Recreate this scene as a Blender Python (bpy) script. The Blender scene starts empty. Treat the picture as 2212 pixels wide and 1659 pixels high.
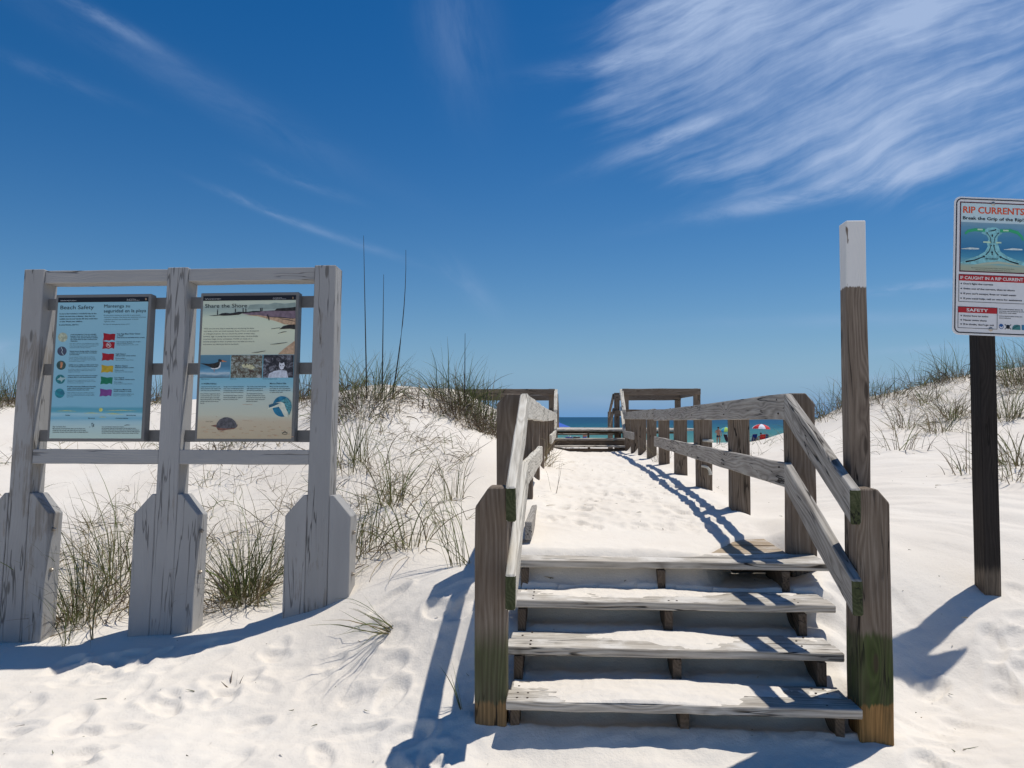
import bpy, bmesh, math, random
import numpy as np
from mathutils import Vector, Matrix
R = math.radians
random.seed(7); rng = np.random.default_rng(11)
scene = bpy.context.scene
COL = scene.collection

# ------------------------------------------------------------------ camera, world, sun, exposure
EYE = Vector((0, 0, 1.5)); PITCH = math.atan(71.5/1662.0); F = 1662.0
cam_d = bpy.data.cameras.new('camera'); cam = bpy.data.objects.new('camera', cam_d); COL.objects.link(cam)
cam.location = EYE; cam.rotation_euler = (R(90)+PITCH, 0, 0)
cam_d.sensor_width = 36; cam_d.lens = 36*F/2212.0; cam_d.clip_start = .05; cam_d.clip_end = 60000
scene.camera = cam
SUN_EL, SUN_AZ = R(68), R(61)          # azimuth from +Y towards +X
sd = Vector((math.sin(SUN_AZ)*math.cos(SUN_EL), math.cos(SUN_AZ)*math.cos(SUN_EL), math.sin(SUN_EL)))
sun_d = bpy.data.lights.new('sun', 'SUN'); sun_d.energy = 4.2; sun_d.angle = R(.55); sun_d.color = (1, .95, .865)
sun = bpy.data.objects.new('sun', sun_d); COL.objects.link(sun); sun.location = (20, 12, 60)
sun.rotation_euler = sd.to_track_quat('Z', 'Y').to_euler()
scene.view_settings.view_transform = 'Standard'; scene.view_settings.look = 'None'
scene.view_settings.exposure = -.11; scene.view_settings.gamma = 1
scene.cycles.max_bounces = 6; scene.cycles.diffuse_bounces = 4; scene.cycles.use_denoising = True

def slope(u, v):
    """direction through photo point (2212 wide frame) as (dx/dy, dz/dy) in the world"""
    yy = (829.5-v)/F; c, s = math.cos(PITCH), math.sin(PITCH); k = c-yy*s
    return (u-1106)/F/k, (yy*c+s)/k
def at(u, v, y):
    a, b = slope(u, v); return Vector((a*y, y, 1.5+b*y))

class Nodes:
    def __init__(s, tree): s.t = tree; s.n = tree.nodes; s.l = tree.links
    def put(s, sock, v):
        if isinstance(v, bpy.types.NodeSocket): s.l.new(v, sock)
        elif v is not None:
            if hasattr(sock.default_value, '__len__') and not hasattr(v, '__len__'): v = (v,)*len(sock.default_value)
            if hasattr(v, '__len__') and len(sock.default_value) == 4 and len(v) == 3: v = (*v, 1)
            sock.default_value = v
    def m(s, op, a, b=None, c=None, clamp=False):
        n = s.n.new('ShaderNodeMath'); n.operation = op; n.use_clamp = clamp
        for i, x in enumerate((a, b, c)):
            if x is not None: s.put(n.inputs[i], x)
        return n.outputs[0]
    def noise(s, vec, scale, detail=3, rough=.55, dist=0, dims='3D'):
        n = s.n.new('ShaderNodeTexNoise'); n.noise_dimensions = dims
        s.put(n.inputs['Vector'], vec); n.inputs['Scale'].default_value = scale; n.inputs['Detail'].default_value = detail
        n.inputs['Roughness'].default_value = rough; n.inputs['Distortion'].default_value = dist
        return n.outputs[0]
    def comb(s, x, y, z):
        n = s.n.new('ShaderNodeCombineXYZ')
        for i, v in enumerate((x, y, z)): s.put(n.inputs[i], v)
        return n.outputs[0]
    def sep(s, v):
        n = s.n.new('ShaderNodeSeparateXYZ'); s.put(n.inputs[0], v); return n.outputs
    def vm(s, op, a, b):
        n = s.n.new('ShaderNodeVectorMath'); n.operation = op; s.put(n.inputs[0], a); s.put(n.inputs[1], b); return n.outputs[0]
    def step(s, x, lo, hi, smooth=True):
        n = s.n.new('ShaderNodeMapRange'); n.interpolation_type = 'SMOOTHSTEP' if smooth else 'LINEAR'
        s.put(n.inputs['Value'], x); n.inputs['From Min'].default_value = lo; n.inputs['From Max'].default_value = hi
        return n.outputs[0]
    def ramp(s, x, stops):
        n = s.n.new('ShaderNodeValToRGB'); s.put(n.inputs[0], x); e = n.color_ramp.elements
        while len(e) < len(stops): e.new(.5)
        for el, (p, c) in zip(e, stops): el.position = p; el.color = (*c, 1)
        return n.outputs[0]
    def mix(s, f, a, b, mode='MIX'):
        n = s.n.new('ShaderNodeMix'); n.data_type = 'RGBA'; n.blend_type = mode
        s.put(n.inputs[0], f); s.put(n.inputs[6], a); s.put(n.inputs[7], b); return n.outputs[2]
    def attr(s, name):
        n = s.n.new('ShaderNodeAttribute'); n.attribute_name = name; return n.outputs
    def bump(s, h, strength, dist, normal=None):
        n = s.n.new('ShaderNodeBump'); s.put(n.inputs['Height'], h); n.inputs['Strength'].default_value = strength
        n.inputs['Distance'].default_value = dist
        if normal is not None: s.put(n.inputs['Normal'], normal)
        return n.outputs[0]

world = bpy.data.worlds.new('World'); scene.world = world; world.use_nodes = True
world.cycles.sampling_method = 'MANUAL'; world.cycles.sample_map_resolution = 256
def build_world():
    N = Nodes(world.node_tree); bg = N.n['Background']
    sky = N.n.new('ShaderNodeTexSky'); sky.sky_type = 'NISHITA'; sky.sun_disc = False
    sky.sun_elevation = SUN_EL; sky.sun_rotation = SUN_AZ; sky.altitude = 0
    sky.air_density = 1.0; sky.dust_density = .25; sky.ozone_density = 3.0
    hs = N.n.new('ShaderNodeHueSaturation'); hs.inputs['Saturation'].default_value = 1.43; hs.inputs['Value'].default_value = 1.18; hs.inputs['Hue'].default_value = .505
    N.l.new(sky.outputs[0], hs.inputs['Color'])
    tc = N.n.new('ShaderNodeTexCoord').outputs['Generated']
    x, y, z = N.sep(tc)
    ys = N.m('MAXIMUM', y, .05)
    u = N.m('DIVIDE', x, ys); w = N.m('DIVIDE', z, ys)
    def rot(cu, cw, ang):
        c, s_ = math.cos(ang), math.sin(ang)
        du = N.m('SUBTRACT', u, cu); dw = N.m('SUBTRACT', w, cw)
        return (N.m('ADD', N.m('MULTIPLY', du, c), N.m('MULTIPLY', dw, s_)),
                N.m('ADD', N.m('MULTIPLY', du, -s_), N.m('MULTIPLY', dw, c)))
    def gauss(a, sa, b, sb):
        q = N.m('ADD', N.m('POWER', N.m('ABSOLUTE', N.m('DIVIDE', a, sa)), 2.0), N.m('POWER', N.m('ABSOLUTE', N.m('DIVIDE', b, sb)), 2.0))
        return N.m('EXPONENT', N.m('MULTIPLY', q, -1.0))
    uw = N.comb(u, w, 0)
    warp = N.noise(uw, 2.6, 3, .5)
    # the broad sheet of cirrus
    cu, cw = slope(1900, 115); a, b = rot(cu, cw, R(5))
    a0, b0 = rot(0, 0, R(21))
    b2 = N.m('ADD', N.m('ADD', b0, N.m('MULTIPLY', N.m('SUBTRACT', warp, .5), .10)), N.m('MULTIPLY', N.m('MULTIPLY', a0, a0), -.03))
    fib = N.noise(N.comb(N.m('MULTIPLY', a0, .38), N.m('MULTIPLY', b2, 1.9), 3.1), 4.0, 8, .60, .25)
    fib2 = N.noise(N.comb(N.m('MULTIPLY', a0, .22), N.m('MULTIPLY', b2, 2.6), 7.7), 17, 6, .6, .15)
    clump = N.noise(N.comb(u, N.m('MULTIPLY', b2, 1.5), 9.0), 4.3, 6, .62)
    ell = N.m('SQRT', N.m('ADD', N.m('POWER', N.m('DIVIDE', a, 700/F), 2.0), N.m('POWER', N.m('ABSOLUTE', N.m('DIVIDE', b, 355/F)), 2.0)))
    ell = N.m('ADD', ell, N.m('MULTIPLY', N.m('SUBTRACT', warp, .5), .7))
    mask = N.m('SUBTRACT', 1.0, N.step(ell, .35, 1.22))
    cut = rot(*slope(1960, 395), R(17))
    under = N.m('SUBTRACT', 1.0, N.m('MULTIPLY', N.step(N.m('MULTIPLY', cut[1], -1.0), -.03, .05), .8))
    q = N.m('ADD', N.m('MULTIPLY', N.m('MULTIPLY', mask, under), 1.12), N.m('ADD', N.m('MULTIPLY', N.m('SUBTRACT', fib, .5), 1.75), N.m('ADD', N.m('MULTIPLY', N.m('SUBTRACT', fib2, .5), 1.25), N.m('MULTIPLY', N.m('SUBTRACT', clump, .5), 1.1))))
    tex = N.m('ADD', .50, N.m('MULTIPLY', N.step(N.m('ADD', N.m('ADD', N.m('MULTIPLY', fib, .40), N.m('MULTIPLY', fib2, .25)), N.m('MULTIPLY', clump, .35)), .36, .62), .50))
    dens = N.m('MULTIPLY', N.m('MULTIPLY', N.m('MULTIPLY', N.step(q, .0, 1.50), 1.02), tex), N.step(mask, .02, .35))
    # single trails: (from u,v) (to u,v) half width px, strength
    for (u0, v0, u1, v1, hw, st, sc) in ((100, -30, 365, 125, 15, .28, 9), (60, 0, 760, 360, 36, .10, 6), (480, 412, 690, 500, 8, .32, 14), (640, 480, 870, 560, 9, .16, 10),
                                     (560, 355, 740, 425, 12, .15, 12), (-40, 105, 260, 220, 16, .08, 10), (960, -80, 1010, 210, 75, .16, 4), (950, 560, 1060, 670, 22, .16, 8),
                                     (1350, 40, 1700, -20, 45, .35, 6), (1860, 632, 2080, 610, 10, .42, 14), (-160, 770, 40, 752, 22, .60, 6), (1540, 462, 1980, 375, 20, .75, 8), (1320, 345, 1600, 235, 20, .60, 9), (1210, 152, 1520, 105, 24, .40, 9),
                                     (1880, 760, 2150, 742, 8, .20, 12), (1780, 822, 2300, 806, 10, .22, 8), (1560, 700, 2300, 680, 16, .16, 6), (1240, 866, 1420, 868, 10, .12, 7)):
        p, q = slope(u0, v0), slope(u1, v1); L = math.hypot(q[0]-p[0], q[1]-p[1]); ang = math.atan2(q[1]-p[1], q[0]-p[0])
        aa, bb = rot((p[0]+q[0])/2, (p[1]+q[1])/2, ang)
        bb = N.m('ADD', bb, N.m('MULTIPLY', N.m('SUBTRACT', warp, .5), min(.06, hw/F*1.6)))
        nz = N.noise(N.comb(N.m('MULTIPLY', aa, .9), N.m('MULTIPLY', bb, 3.0), u0*.01), sc, 6, .65, .3)
        g = N.m('MULTIPLY', gauss(aa, L*.5, bb, hw/F), N.m('MULTIPLY', N.step(nz, .28, .68), st))
        dens = N.m('ADD', dens, g)
    dens = N.m('MULTIPLY', N.m('MINIMUM', dens, .85), N.step(y, .05, .2))
    low = N.m('MULTIPLY', N.m('EXPONENT', N.m('MULTIPLY', N.m('ABSOLUTE', z), -11.0)), .88)      # pale air low over the sea
    skyc = N.mix(low, hs.outputs[0], (1.6, 4.75, 9.8))
    colr = N.mix(dens, skyc, (6.3, 8.1, 11.6))
    N.l.new(colr, bg.inputs['Color']); bg.inputs['Strength'].default_value = .071
build_world()

# ------------------------------------------------------------------ object helpers
def link(o, parent=None):
    COL.objects.link(o)
    if parent is not None: o.parent = parent
    return o
def tag(o, label=None, cat=None, group=None, kind=None):
    for k, v in (('label', label), ('category', cat), ('group', group), ('kind', kind)):
        if v: o[k] = v
    return o
def empty(name, loc, label, cat, group=None):
    o = bpy.data.objects.new(name, None); o.location = loc; o.empty_display_size = .2; link(o)
    return tag(o, label, cat, group)
def obj(name, verts, faces, mat, parent=None, attrs=None, smooth=False):
    off = wloc(parent) if parent is not None else Vector((0, 0, 0))
    me = bpy.data.meshes.new(name); me.from_pydata([Vector(v)-off for v in verts], [], faces); me.update()
    if mat: me.materials.append(mat)
    if smooth: me.polygons.foreach_set('use_smooth', [True]*len(me.polygons))
    return link(bpy.data.objects.new(name, me), parent)
def wloc(o):
    v = Vector((0, 0, 0))
    while o is not None: v += o.location; o = o.parent
    return v
def bmobj(name, bm, mat, parent=None, smooth=False):
    off = wloc(parent) if parent is not None else Vector((0, 0, 0))
    bmesh.ops.translate(bm, verts=bm.verts, vec=-off)
    me = bpy.data.meshes.new(name); bm.to_mesh(me); bm.free()
    for mm in (mat if isinstance(mat, (list, tuple)) else [mat]): me.materials.append(mm)
    if smooth: me.polygons.foreach_set('use_smooth', [True]*len(me.polygons))
    return link(bpy.data.objects.new(name, me), parent)
def pn(p):     # cheap smooth pseudo noise, -1..1
    x, y, z = p
    return (math.sin(x*3.1+y*1.7+z*2.3)+math.sin(x*7.3-y*5.1+z*4.7+1.3)+math.sin(x*1.9+y*9.1-z*8.3+4.1))/3
def timber(name, pts, ext, L, mat, parent, bevel=.005, cuts=6, jit=.0025, end_mat=None):
    """pts: polygon (world), ext: extrusion vector, L: grain direction (world)."""
    bm = bmesh.new(); vs = [bm.verts.new(p) for p in pts]; f = bm.faces.new(vs)
    r = bmesh.ops.extrude_face_region(bm, geom=[f])
    bmesh.ops.translate(bm, verts=[g for g in r['geom'] if isinstance(g, bmesh.types.BMVert)], vec=ext)
    bmesh.ops.recalc_face_normals(bm, faces=bm.faces)
    if bevel: bmesh.ops.bevel(bm, geom=list(bm.edges), offset=bevel, segments=1, profile=.5, affect='EDGES')
    L = Vector(L).normalized(); c0 = sum((v.co for v in bm.verts), Vector())/len(bm.verts)
    ds = [(v.co-c0).dot(L) for v in bm.verts]; lo, hi = min(ds), max(ds)
    for i in range(1, cuts):
        d = lo+(hi-lo)*i/cuts
        bmesh.ops.bisect_plane(bm, geom=bm.verts[:]+bm.edges[:]+bm.faces[:], plane_co=c0+L*d, plane_no=L)
    S = L.cross(Vector((0, 0, 1)));
    if S.length < .3: S = L.cross(Vector((0, 1, 0)))
    S.normalize(); U = S.cross(L)
    ph = random.random()*50
    off = wloc(parent) if parent is not None else Vector((0, 0, 0))
    gc = []
    ro = (random.random()*40, random.random()*40, random.random()*40)
    for v in bm.verts:
        d = v.co-c0
        gc.append((d.dot(L)+ro[0], d.dot(S)+ro[1], d.dot(U)+ro[2]))
    for v in bm.verts:
        p = v.co*1.0
        v.co += S*jit*pn(p*3+Vector((ph, 0, 0)))+U*jit*pn(p*3+Vector((0, ph, 0)))
        v.co -= off
    me = bpy.data.meshes.new(name)
    if end_mat:
        for f_ in bm.faces:
            if f_.normal.dot(L) < -.6: f_.material_index = 1
    bm.to_mesh(me); bm.free(); me.materials.append(mat)
    if end_mat: me.materials.append(end_mat)
    at_ = me.attributes.new('gc', 'FLOAT_VECTOR', 'POINT'); at_.data.foreach_set('vector', np.array(gc, dtype=np.float32).ravel())
    return link(bpy.data.objects.new(name, me), parent)
def board(name, a, b, w, h, mat, parent, side, up=(0, 0, 1), plumb=False, **k):
    """a,b: centre line ends; w along side, h along up; plumb -> cut ends vertical"""
    a, b = Vector(a), Vector(b); s = Vector(side).normalized()*w/2; L = (b-a).normalized()
    u = Vector((0, 0, 1)) if plumb else s.normalized().cross(L)
    u = u.normalized()*h/2
    if u.z < 0: u = -u
    return timber(name, [a-s-u, a+s-u, a+s+u, a-s+u], b-a, L, mat, parent, **k)
def text_mesh(body, width, cap, bold=0):
    cu = bpy.data.curves.new('t', 'FONT'); cu.body = body; cu.size = 1; cu.offset = bold; cu.resolution_u = 3
    o = bpy.data.objects.new('t', cu); COL.objects.link(o)
    dg = bpy.context.evaluated_depsgraph_get(); me = bpy.data.meshes.new_from_object(o.evaluated_get(dg))
    n = len(me.vertices); co = np.empty(n*3); me.vertices.foreach_get('co', co); co = co.reshape(-1, 3)
    faces = [tuple(p.vertices) for p in me.polygons]
    bpy.data.objects.remove(o); bpy.data.curves.remove(cu); bpy.data.meshes.remove(me)
    if n == 0: return co, faces
    x0, x1 = co[:, 0].min(), co[:, 0].max()
    co[:, 0] = (co[:, 0]-x0)*(width/(x1-x0)); co[:, 1] *= cap/.70
    return co, faces

# ------------------------------------------------------------------ materials
MATS = {}
def newmat(name):
    m = bpy.data.materials.new(name); m.use_nodes = True; N = Nodes(m.node_tree); b = N.n['Principled BSDF']; MATS[name] = m
    return m, N, b
def plain(name, c, rough=.6, spec=.3, metal=0, var=0, sc=30):
    m, N, b = newmat(name); b.inputs['Roughness'].default_value = rough; b.inputs['Specular IOR Level'].default_value = spec
    b.inputs['Metallic'].default_value = metal
    if var:
        o = N.n.new('ShaderNodeTexCoord').outputs['Object']; nz = N.noise(o, sc, 4)
        col = N.mix(N.step(nz, .3, .7), tuple(x*(1-var) for x in c), tuple(min(1, x*(1+var)) for x in c)); N.put(b.inputs['Base Color'], col)
    else: b.inputs['Base Color'].default_value = (*c, 1)
    return m
def wood(name, dark, mid, light, grain=1.0, crack=1.0, paint=None, stain=None, knots=True, white_above=None, dust=0):
    m, N, b = newmat(name); g = N.attr('gc')[1]; x, y, z = N.sep(g)
    # knots bend the grain
    vn = N.n.new('ShaderNodeTexVoronoi'); vn.inputs['Scale'].default_value = 1; N.put(vn.inputs['Vector'], N.comb(N.m('MULTIPLY', x, 2.3), N.m('MULTIPLY', y, 9), N.m('MULTIPLY', z, 9)))
    kd = vn.outputs['Distance']; kn = N.m('EXPONENT', N.m('MULTIPLY', N.m('POWER', kd, 2.0), -14.0))
    sx = N.comb(N.m('MULTIPLY', x, .55), N.m('MULTIPLY', y, 5), N.m('MULTIPLY', z, 5))
    low = N.noise(sx, 1.6, 2, .5)
    ph = N.m('ADD', N.m('ADD', N.m('MULTIPLY', low, 8.0), N.m('MULTIPLY', kn, 2.2)), N.m('MULTIPLY', N.m('ADD', y, z), 38.0))
    ring = N.m('ABSOLUTE', N.m('SUBTRACT', N.m('MULTIPLY', N.m('FRACT', ph), 2.0), 1.0))
    fine = N.noise(N.comb(N.m('MULTIPLY', x, 4), N.m('MULTIPLY', y, 120), N.m('MULTIPLY', z, 120)), 1.5, 5, .7)
    blot = N.noise(N.comb(N.m('MULTIPLY', x, 1.6), N.m('MULTIPLY', y, 6), N.m('MULTIPLY', z, 6)), 1.4, 5, .6)
    t = N.m('ADD', N.m('ADD', N.m('MULTIPLY', ring, .20*grain), N.m('MULTIPLY', fine, .62)), N.m('MULTIPLY', blot, .45))
    col = N.ramp(N.step(t, .38, 1.0, False), [(0, dark), (.45, mid), (1, light)])
    # long drying cracks
    c1 = N.noise(N.comb(N.m('MULTIPLY', x, .9), N.m('MULTIPLY', y, 13), N.m('MULTIPLY', z, 13)), 1.0, 3, .55, .2)
    cw = N.m('ABSOLUTE', N.m('SUBTRACT', c1, .5)); gate = N.step(N.noise(N.comb(N.m('MULTIPLY', x, 1.1), N.m('MULTIPLY', y, 2), N.m('MULTIPLY', z, 2)), 1.3, 2), .47, .56)
    ck = N.m('MULTIPLY', N.m('MULTIPLY', N.m('SUBTRACT', 1.0, N.step(cw, .004, .014)), gate), crack)
    if paint:
        pc, amt = paint
        pn_ = N.noise(N.comb(N.m('MULTIPLY', x, 3), N.m('MULTIPLY', y, 26), N.m('MULTIPLY', z, 26)), 1.2, 6, .7)
        pb = N.noise(N.comb(x, N.m('MULTIPLY', y, 1.5), N.m('MULTIPLY', z, 1.5)), 2.1, 3, .6)
        pm = N.step(N.m('ADD', N.m('MULTIPLY', pn_, .55), N.m('MULTIPLY', pb, .6)), amt, amt+.07)
        pv = N.mix(N.step(blot, .3, .75), tuple(v*.90 for v in pc), pc)
        col = N.mix(pm, pv, col)
    pos = N.n.new('ShaderNodeNewGeometry').outputs['Position']; pz = N.sep(pos)[2]
    pzn = N.m('ADD', pz, N.m('MULTIPLY', N.m('SUBTRACT', N.noise(N.comb(N.m('MULTIPLY', x, 2), N.m('MULTIPLY', y, 30), N.m('MULTIPLY', z, 30)), 2, 4), .5), .09))
    if white_above is not None:
        pzw = N.m('ADD', pz, N.m('MULTIPLY', N.m('SUBTRACT', N.noise(N.comb(N.m('MULTIPLY', x, 2), N.m('MULTIPLY', y, 50), N.m('MULTIPLY', z, 50)), 2, 4), .5), .035))
        wm = N.m('MULTIPLY', N.step(pzw, white_above-.004, white_above+.004), N.m('SUBTRACT', 1.0, N.step(N.noise(N.comb(N.m('MULTIPLY', x, 5), N.m('MULTIPLY', y, 40), N.m('MULTIPLY', z, 40)), 1.3, 5), .66, .69)))
        col = N.mix(wm, col, (.72, .71, .68)); ck = N.m('MULTIPLY', ck, N.m('SUBTRACT', 1.0, N.m('MULTIPLY', wm, .85)))
    if stain:
        for (zt, c, w_, soft) in stain:     # colour below a height, worn edge
            pat = N.m('ADD', .55, N.m('MULTIPLY', N.step(N.m('ADD', N.m('MULTIPLY', blot, .6), N.m('MULTIPLY', fine, .4)), .33, .62), .45))
            col = N.mix(N.m('MULTIPLY', N.m('MULTIPLY', N.m('SUBTRACT', 1.0, N.step(pzn, zt-soft, zt+soft)), w_), pat), col, N.mix(N.step(t, .45, .95), tuple(v*.45 for v in c), c))
    if knots: col = N.mix(N.m('MULTIPLY', N.step(kn, .80, .95), .75), col, tuple(v*.55 for v in dark))
    col = N.mix(N.m('MULTIPLY', ck, .93), col, (.012, .010, .008))
    if dust:
        nz = N.sep(N.n.new('ShaderNodeNewGeometry').outputs['Normal'])[2]
        dn = N.noise(pos, 5.0, 5, .62)
        dm = N.m('MULTIPLY', N.step(nz, .8, .95), N.m('MULTIPLY', N.step(N.m('ADD', N.m('MULTIPLY', dn, .8), N.m('MULTIPLY', fine, .25)), .48, .66), dust))
        col = N.mix(dm, col, (.66, .63, .58))
    N.put(b.inputs['Base Color'], col); b.inputs['Roughness'].default_value = .82; b.inputs['Specular IOR Level'].default_value = .22
    h = N.m('SUBTRACT', N.m('ADD', N.m('MULTIPLY', ring, .35*grain), N.m('MULTIPLY', fine, .65)), N.m('MULTIPLY', ck, 3.0))
    N.put(b.inputs['Normal'], N.bump(h, .55, .0035))
    return m
W_POST = wood('weathered_brown_timber', (.10, .068, .046), (.175, .138, .105), (.33, .275, .22), stain=None)
W_FRONT = wood('weathered_timber_with_algae', (.10, .068, .046), (.175, .138, .105), (.33, .275, .22),
               stain=[(.585, (.062, .092, .020), .95, .02), (.29, (.46, .25, .09), .95, .008)])
W_FRONTL = wood('weathered_timber_with_faint_algae', (.10, .068, .046), (.175, .138, .105), (.33, .275, .22),
               stain=[(.54, (.075, .10, .028), .75, .08), (.255, (.42, .25, .11), .90, .012)])
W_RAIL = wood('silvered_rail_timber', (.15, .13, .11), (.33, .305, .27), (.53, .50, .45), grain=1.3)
W_RAILL = wood('sunlit_rail_timber', (.28, .25, .20), (.60, .56, .48), (.80, .77, .69), grain=1.2)  # paler copy of the rail timber; sunlight on the left rails put into its colour
W_END = wood('algae_dark_end_grain', (.025, .03, .012), (.06, .07, .03), (.13, .13, .07), knots=False)
W_TREAD = wood('bleached_tread_timber', (.17, .145, .115), (.46, .42, .36), (.70, .66, .59), grain=1.2, dust=.95)
W_DECK = wood('warm_deck_timber', (.16, .11, .07), (.38, .29, .19), (.56, .47, .36), grain=1.4, dust=.45)
W_STR = wood('stringer_timber', (.045, .033, .024), (.12, .09, .065), (.22, .17, .13))
W_TALL = wood('marker_post_timber', (.085, .062, .047), (.21, .165, .125), (.36, .295, .235), white_above=2.085)
W_GRAY = wood('grey_painted_timber', (.17, .155, .14), (.29, .27, .25), (.40, .385, .36), paint=((.385, .38, .37), .68), crack=.6, knots=False)
W_GRAYW = wood('worn_grey_painted_timber', (.18, .165, .145), (.28, .26, .235), (.40, .38, .35), paint=((.36, .355, .345), .60), crack=.7)
W_DARK = wood('dark_stained_timber', (.018, .014, .012), (.030, .025, .022), (.055, .046, .040), stain=[(.62, (.27, .215, .16), .93, .035)], knots=False)
M_BRK = plain('bracket_steel', (.19, .185, .175), .5, .4, 0, .06)
M_FRM = plain('panel_frame_metal', (.185, .18, .17), .45, .4)
M_BOLT = plain('galvanised_bolt', (.42, .38, .33), .4, .5, .8, .2, 60)

# ------------------------------------------------------------------ terrain
YAW = math.atan(118/1662.0)
FW = Vector((math.sin(YAW), math.cos(YAW), 0)); RT = Vector((math.cos(YAW), -math.sin(YAW), 0)); ORG = Vector((-.264, 0, 0)); WID = 1.513
def W(a, r, z): return ORG+FW*a+RT*r+Vector((0, 0, z))

def gnoise(x, y, seed=0):
    """vectorised 2-D gradient noise, about -0.7..0.7"""
    rs = np.random.default_rng(seed); perm = rs.permutation(512); ang = rs.random(512)*2*np.pi
    gx, gy = np.cos(ang), np.sin(ang)
    xi = np.floor(x).astype(int); yi = np.floor(y).astype(int); xf = x-xi; yf = y-yi
    def g(ix, iy, dx, dy):
        h = perm[(perm[ix & 511]+iy) & 511]; return gx[h]*dx+gy[h]*dy
    u = xf*xf*xf*(xf*(xf*6-15)+10); v = yf*yf*yf*(yf*(yf*6-15)+10)
    n0 = g(xi, yi, xf, yf)*(1-u)+g(xi+1, yi, xf-1, yf)*u
    n1 = g(xi, yi+1, xf, yf-1)*(1-u)+g(xi+1, yi+1, xf-1, yf-1)*u
    return n0*(1-v)+n1*v
def sst(x, a, b):
    t = np.clip((x-a)/(b-a), 0, 1); return t*t*(3-2*t)

CP = []   # (x, y, z)
def cp(u, v, d): p = at(u, v, d); CP.append((p.x, p.y, p.z))
for x in (-14, -7, 0, 7, 14):
    for y in (-6, 0): CP.append((x, y, .0))
for (x, y, z) in ((-9, 3, 0), (-14, 6, .5), (14, 3, .3), (14, 6, 1.3), (-14, 10, 1.7), (-14, 14, 1.9), (15, 10, 2.3), (15, 14, 2.4), (9, 3, .15), (9, 6, 1.2), (0, 2, 0), (-3, 2, -.01), (3, 2, -.03),
                  (-14, 18, 1.4), (-6, 18, 1.2), (0, 18, .75), (3, 18, .72), (8, 18, 1.2), (15, 18, 1.6), (-8, 22, .8), (0, 22, .5), (8, 22, .8), (16, 22, 1.0)): CP.append((x, y, z))
for c in ((0, 1655, 3.2), (400, 1655, 3.22), (800, 1655, 3.24), (1200, 1650, 3.22), (1600, 1655, 3.12), (2000, 1655, 3.1), (2212, 1650, 3.1),
          (0, 1402, 4.65), (0, 1480, 4.2), (100, 1383, 4.85), (320, 1362, 4.8), (520, 1345, 4.75), (690, 1310, 4.7), (420, 1422, 4.3), (700, 1450, 4.05),
          (850, 1262, 4.55), (900, 1400, 4.0), (960, 1500, 3.65), (990, 1560, 3.45), (880, 1590, 3.3), (1000, 1275, 4.2), (940, 1250, 4.5),
          (1060, 1567, 3.4), (1890, 1612, 3.3), (2130, 1300, 4.4), (2000, 1290, 4.45), (1960, 1480, 3.95), (2180, 1500, 3.85), (2100, 1420, 4.05), (1930, 1500, 3.92), (1930, 1420, 4.1), (1950, 1310, 4.4), (1925, 1560, 3.6), (2050, 1560, 3.6), (2212, 1580, 3.4), (2212, 1290, 4.45),
          # between and behind the sign posts
          (60, 1340, 5.2), (200, 1330, 5.2), (500, 1300, 5.2), (600, 1290, 5.2), (720, 1230, 5.2), (200, 1180, 5.9), (500, 1160, 5.9), (200, 1050, 7.0), (500, 1040, 7.0),
          (200, 950, 8.6), (500, 945, 8.6), (200, 880, 10.2), (450, 868, 10.3), (345, 872, 10.2), (0, 870, 10.5), (-150, 860, 10.5), (-250, 1000, 7.2), (-250, 1300, 5.2), (650, 868, 9.8),
          (730, 846, 9.3), (830, 826, 9.2), (900, 848, 9.2), (960, 836, 9.2), (1010, 848, 9.2), (1050, 880, 9.3), (1060, 930, 8.8), (760, 900, 8.0), (860, 900, 8.0), (1000, 930, 8.0), (800, 990, 7.0), (950, 1000, 6.9),
          (1050, 1000, 6.9), (850, 1090, 6.0), (960, 1100, 5.9), (1040, 1090, 5.8), (1050, 1180, 4.9), (900, 1170, 5.2), (790, 1180, 5.3),
          (345, 895, 14), (830, 870, 12.5), (960, 880, 12.5), (1050, 895, 12.5), (0, 885, 14),
          # the right of the walk
          (1720, 1200, 4.35), (1800, 1260, 4.15), (1800, 1400, 3.75), (1800, 1130, 5.0), (1640, 1128, 5.95), (1900, 1180, 4.9), (2050, 1150, 5.1), (1560, 1065, 7.5), (1500, 1030, 9.1), (1455, 1000, 10.7), (1420, 978, 12.2), (1400, 960, 14), (1385, 950, 16.5),
          (1900, 1050, 6.4), (2050, 1060, 6.1), (2212, 1060, 6.0), (1900, 985, 8.2), (2050, 975, 8.3), (2212, 960, 8.3), (1800, 975, 9.5), (1690, 985, 10), (1600, 985, 11), (1540, 975, 12.5), (1690, 955, 14.5), (1620, 966, 15.5), (1560, 967, 16),
          (1770, 935, 12), (1770, 905, 13.8), (1850, 862, 13.5), (1920, 852, 13.2), (1990, 832, 12.8), (2060, 818, 12.4), (2212, 795, 12), (2350, 780, 12), (1880, 932, 10.5), (2000, 920, 10.4), (2150, 890, 10.3), (2300, 900, 9.5),
          (1800, 930, 17), (1950, 885, 17), (2150, 860, 17)): cp(*c)
CPa = np.array(CP); NCP = len(CPa)
def kern(P): d2 = ((P[:, None, :]-CPa[None, :, :2])**2).sum(2); return np.sqrt(d2+.09)
A = np.zeros((NCP+3, NCP+3)); A[:NCP, :NCP] = kern(CPa[:, :2])-np.eye(NCP)*.06; A[:NCP, NCP] = 1; A[:NCP, NCP+1:] = CPa[:, :2]; A[NCP:, :NCP] = A[:NCP, NCP:].T
SOL = np.linalg.solve(A, np.concatenate([CPa[:, 2], np.zeros(3)]))
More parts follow.
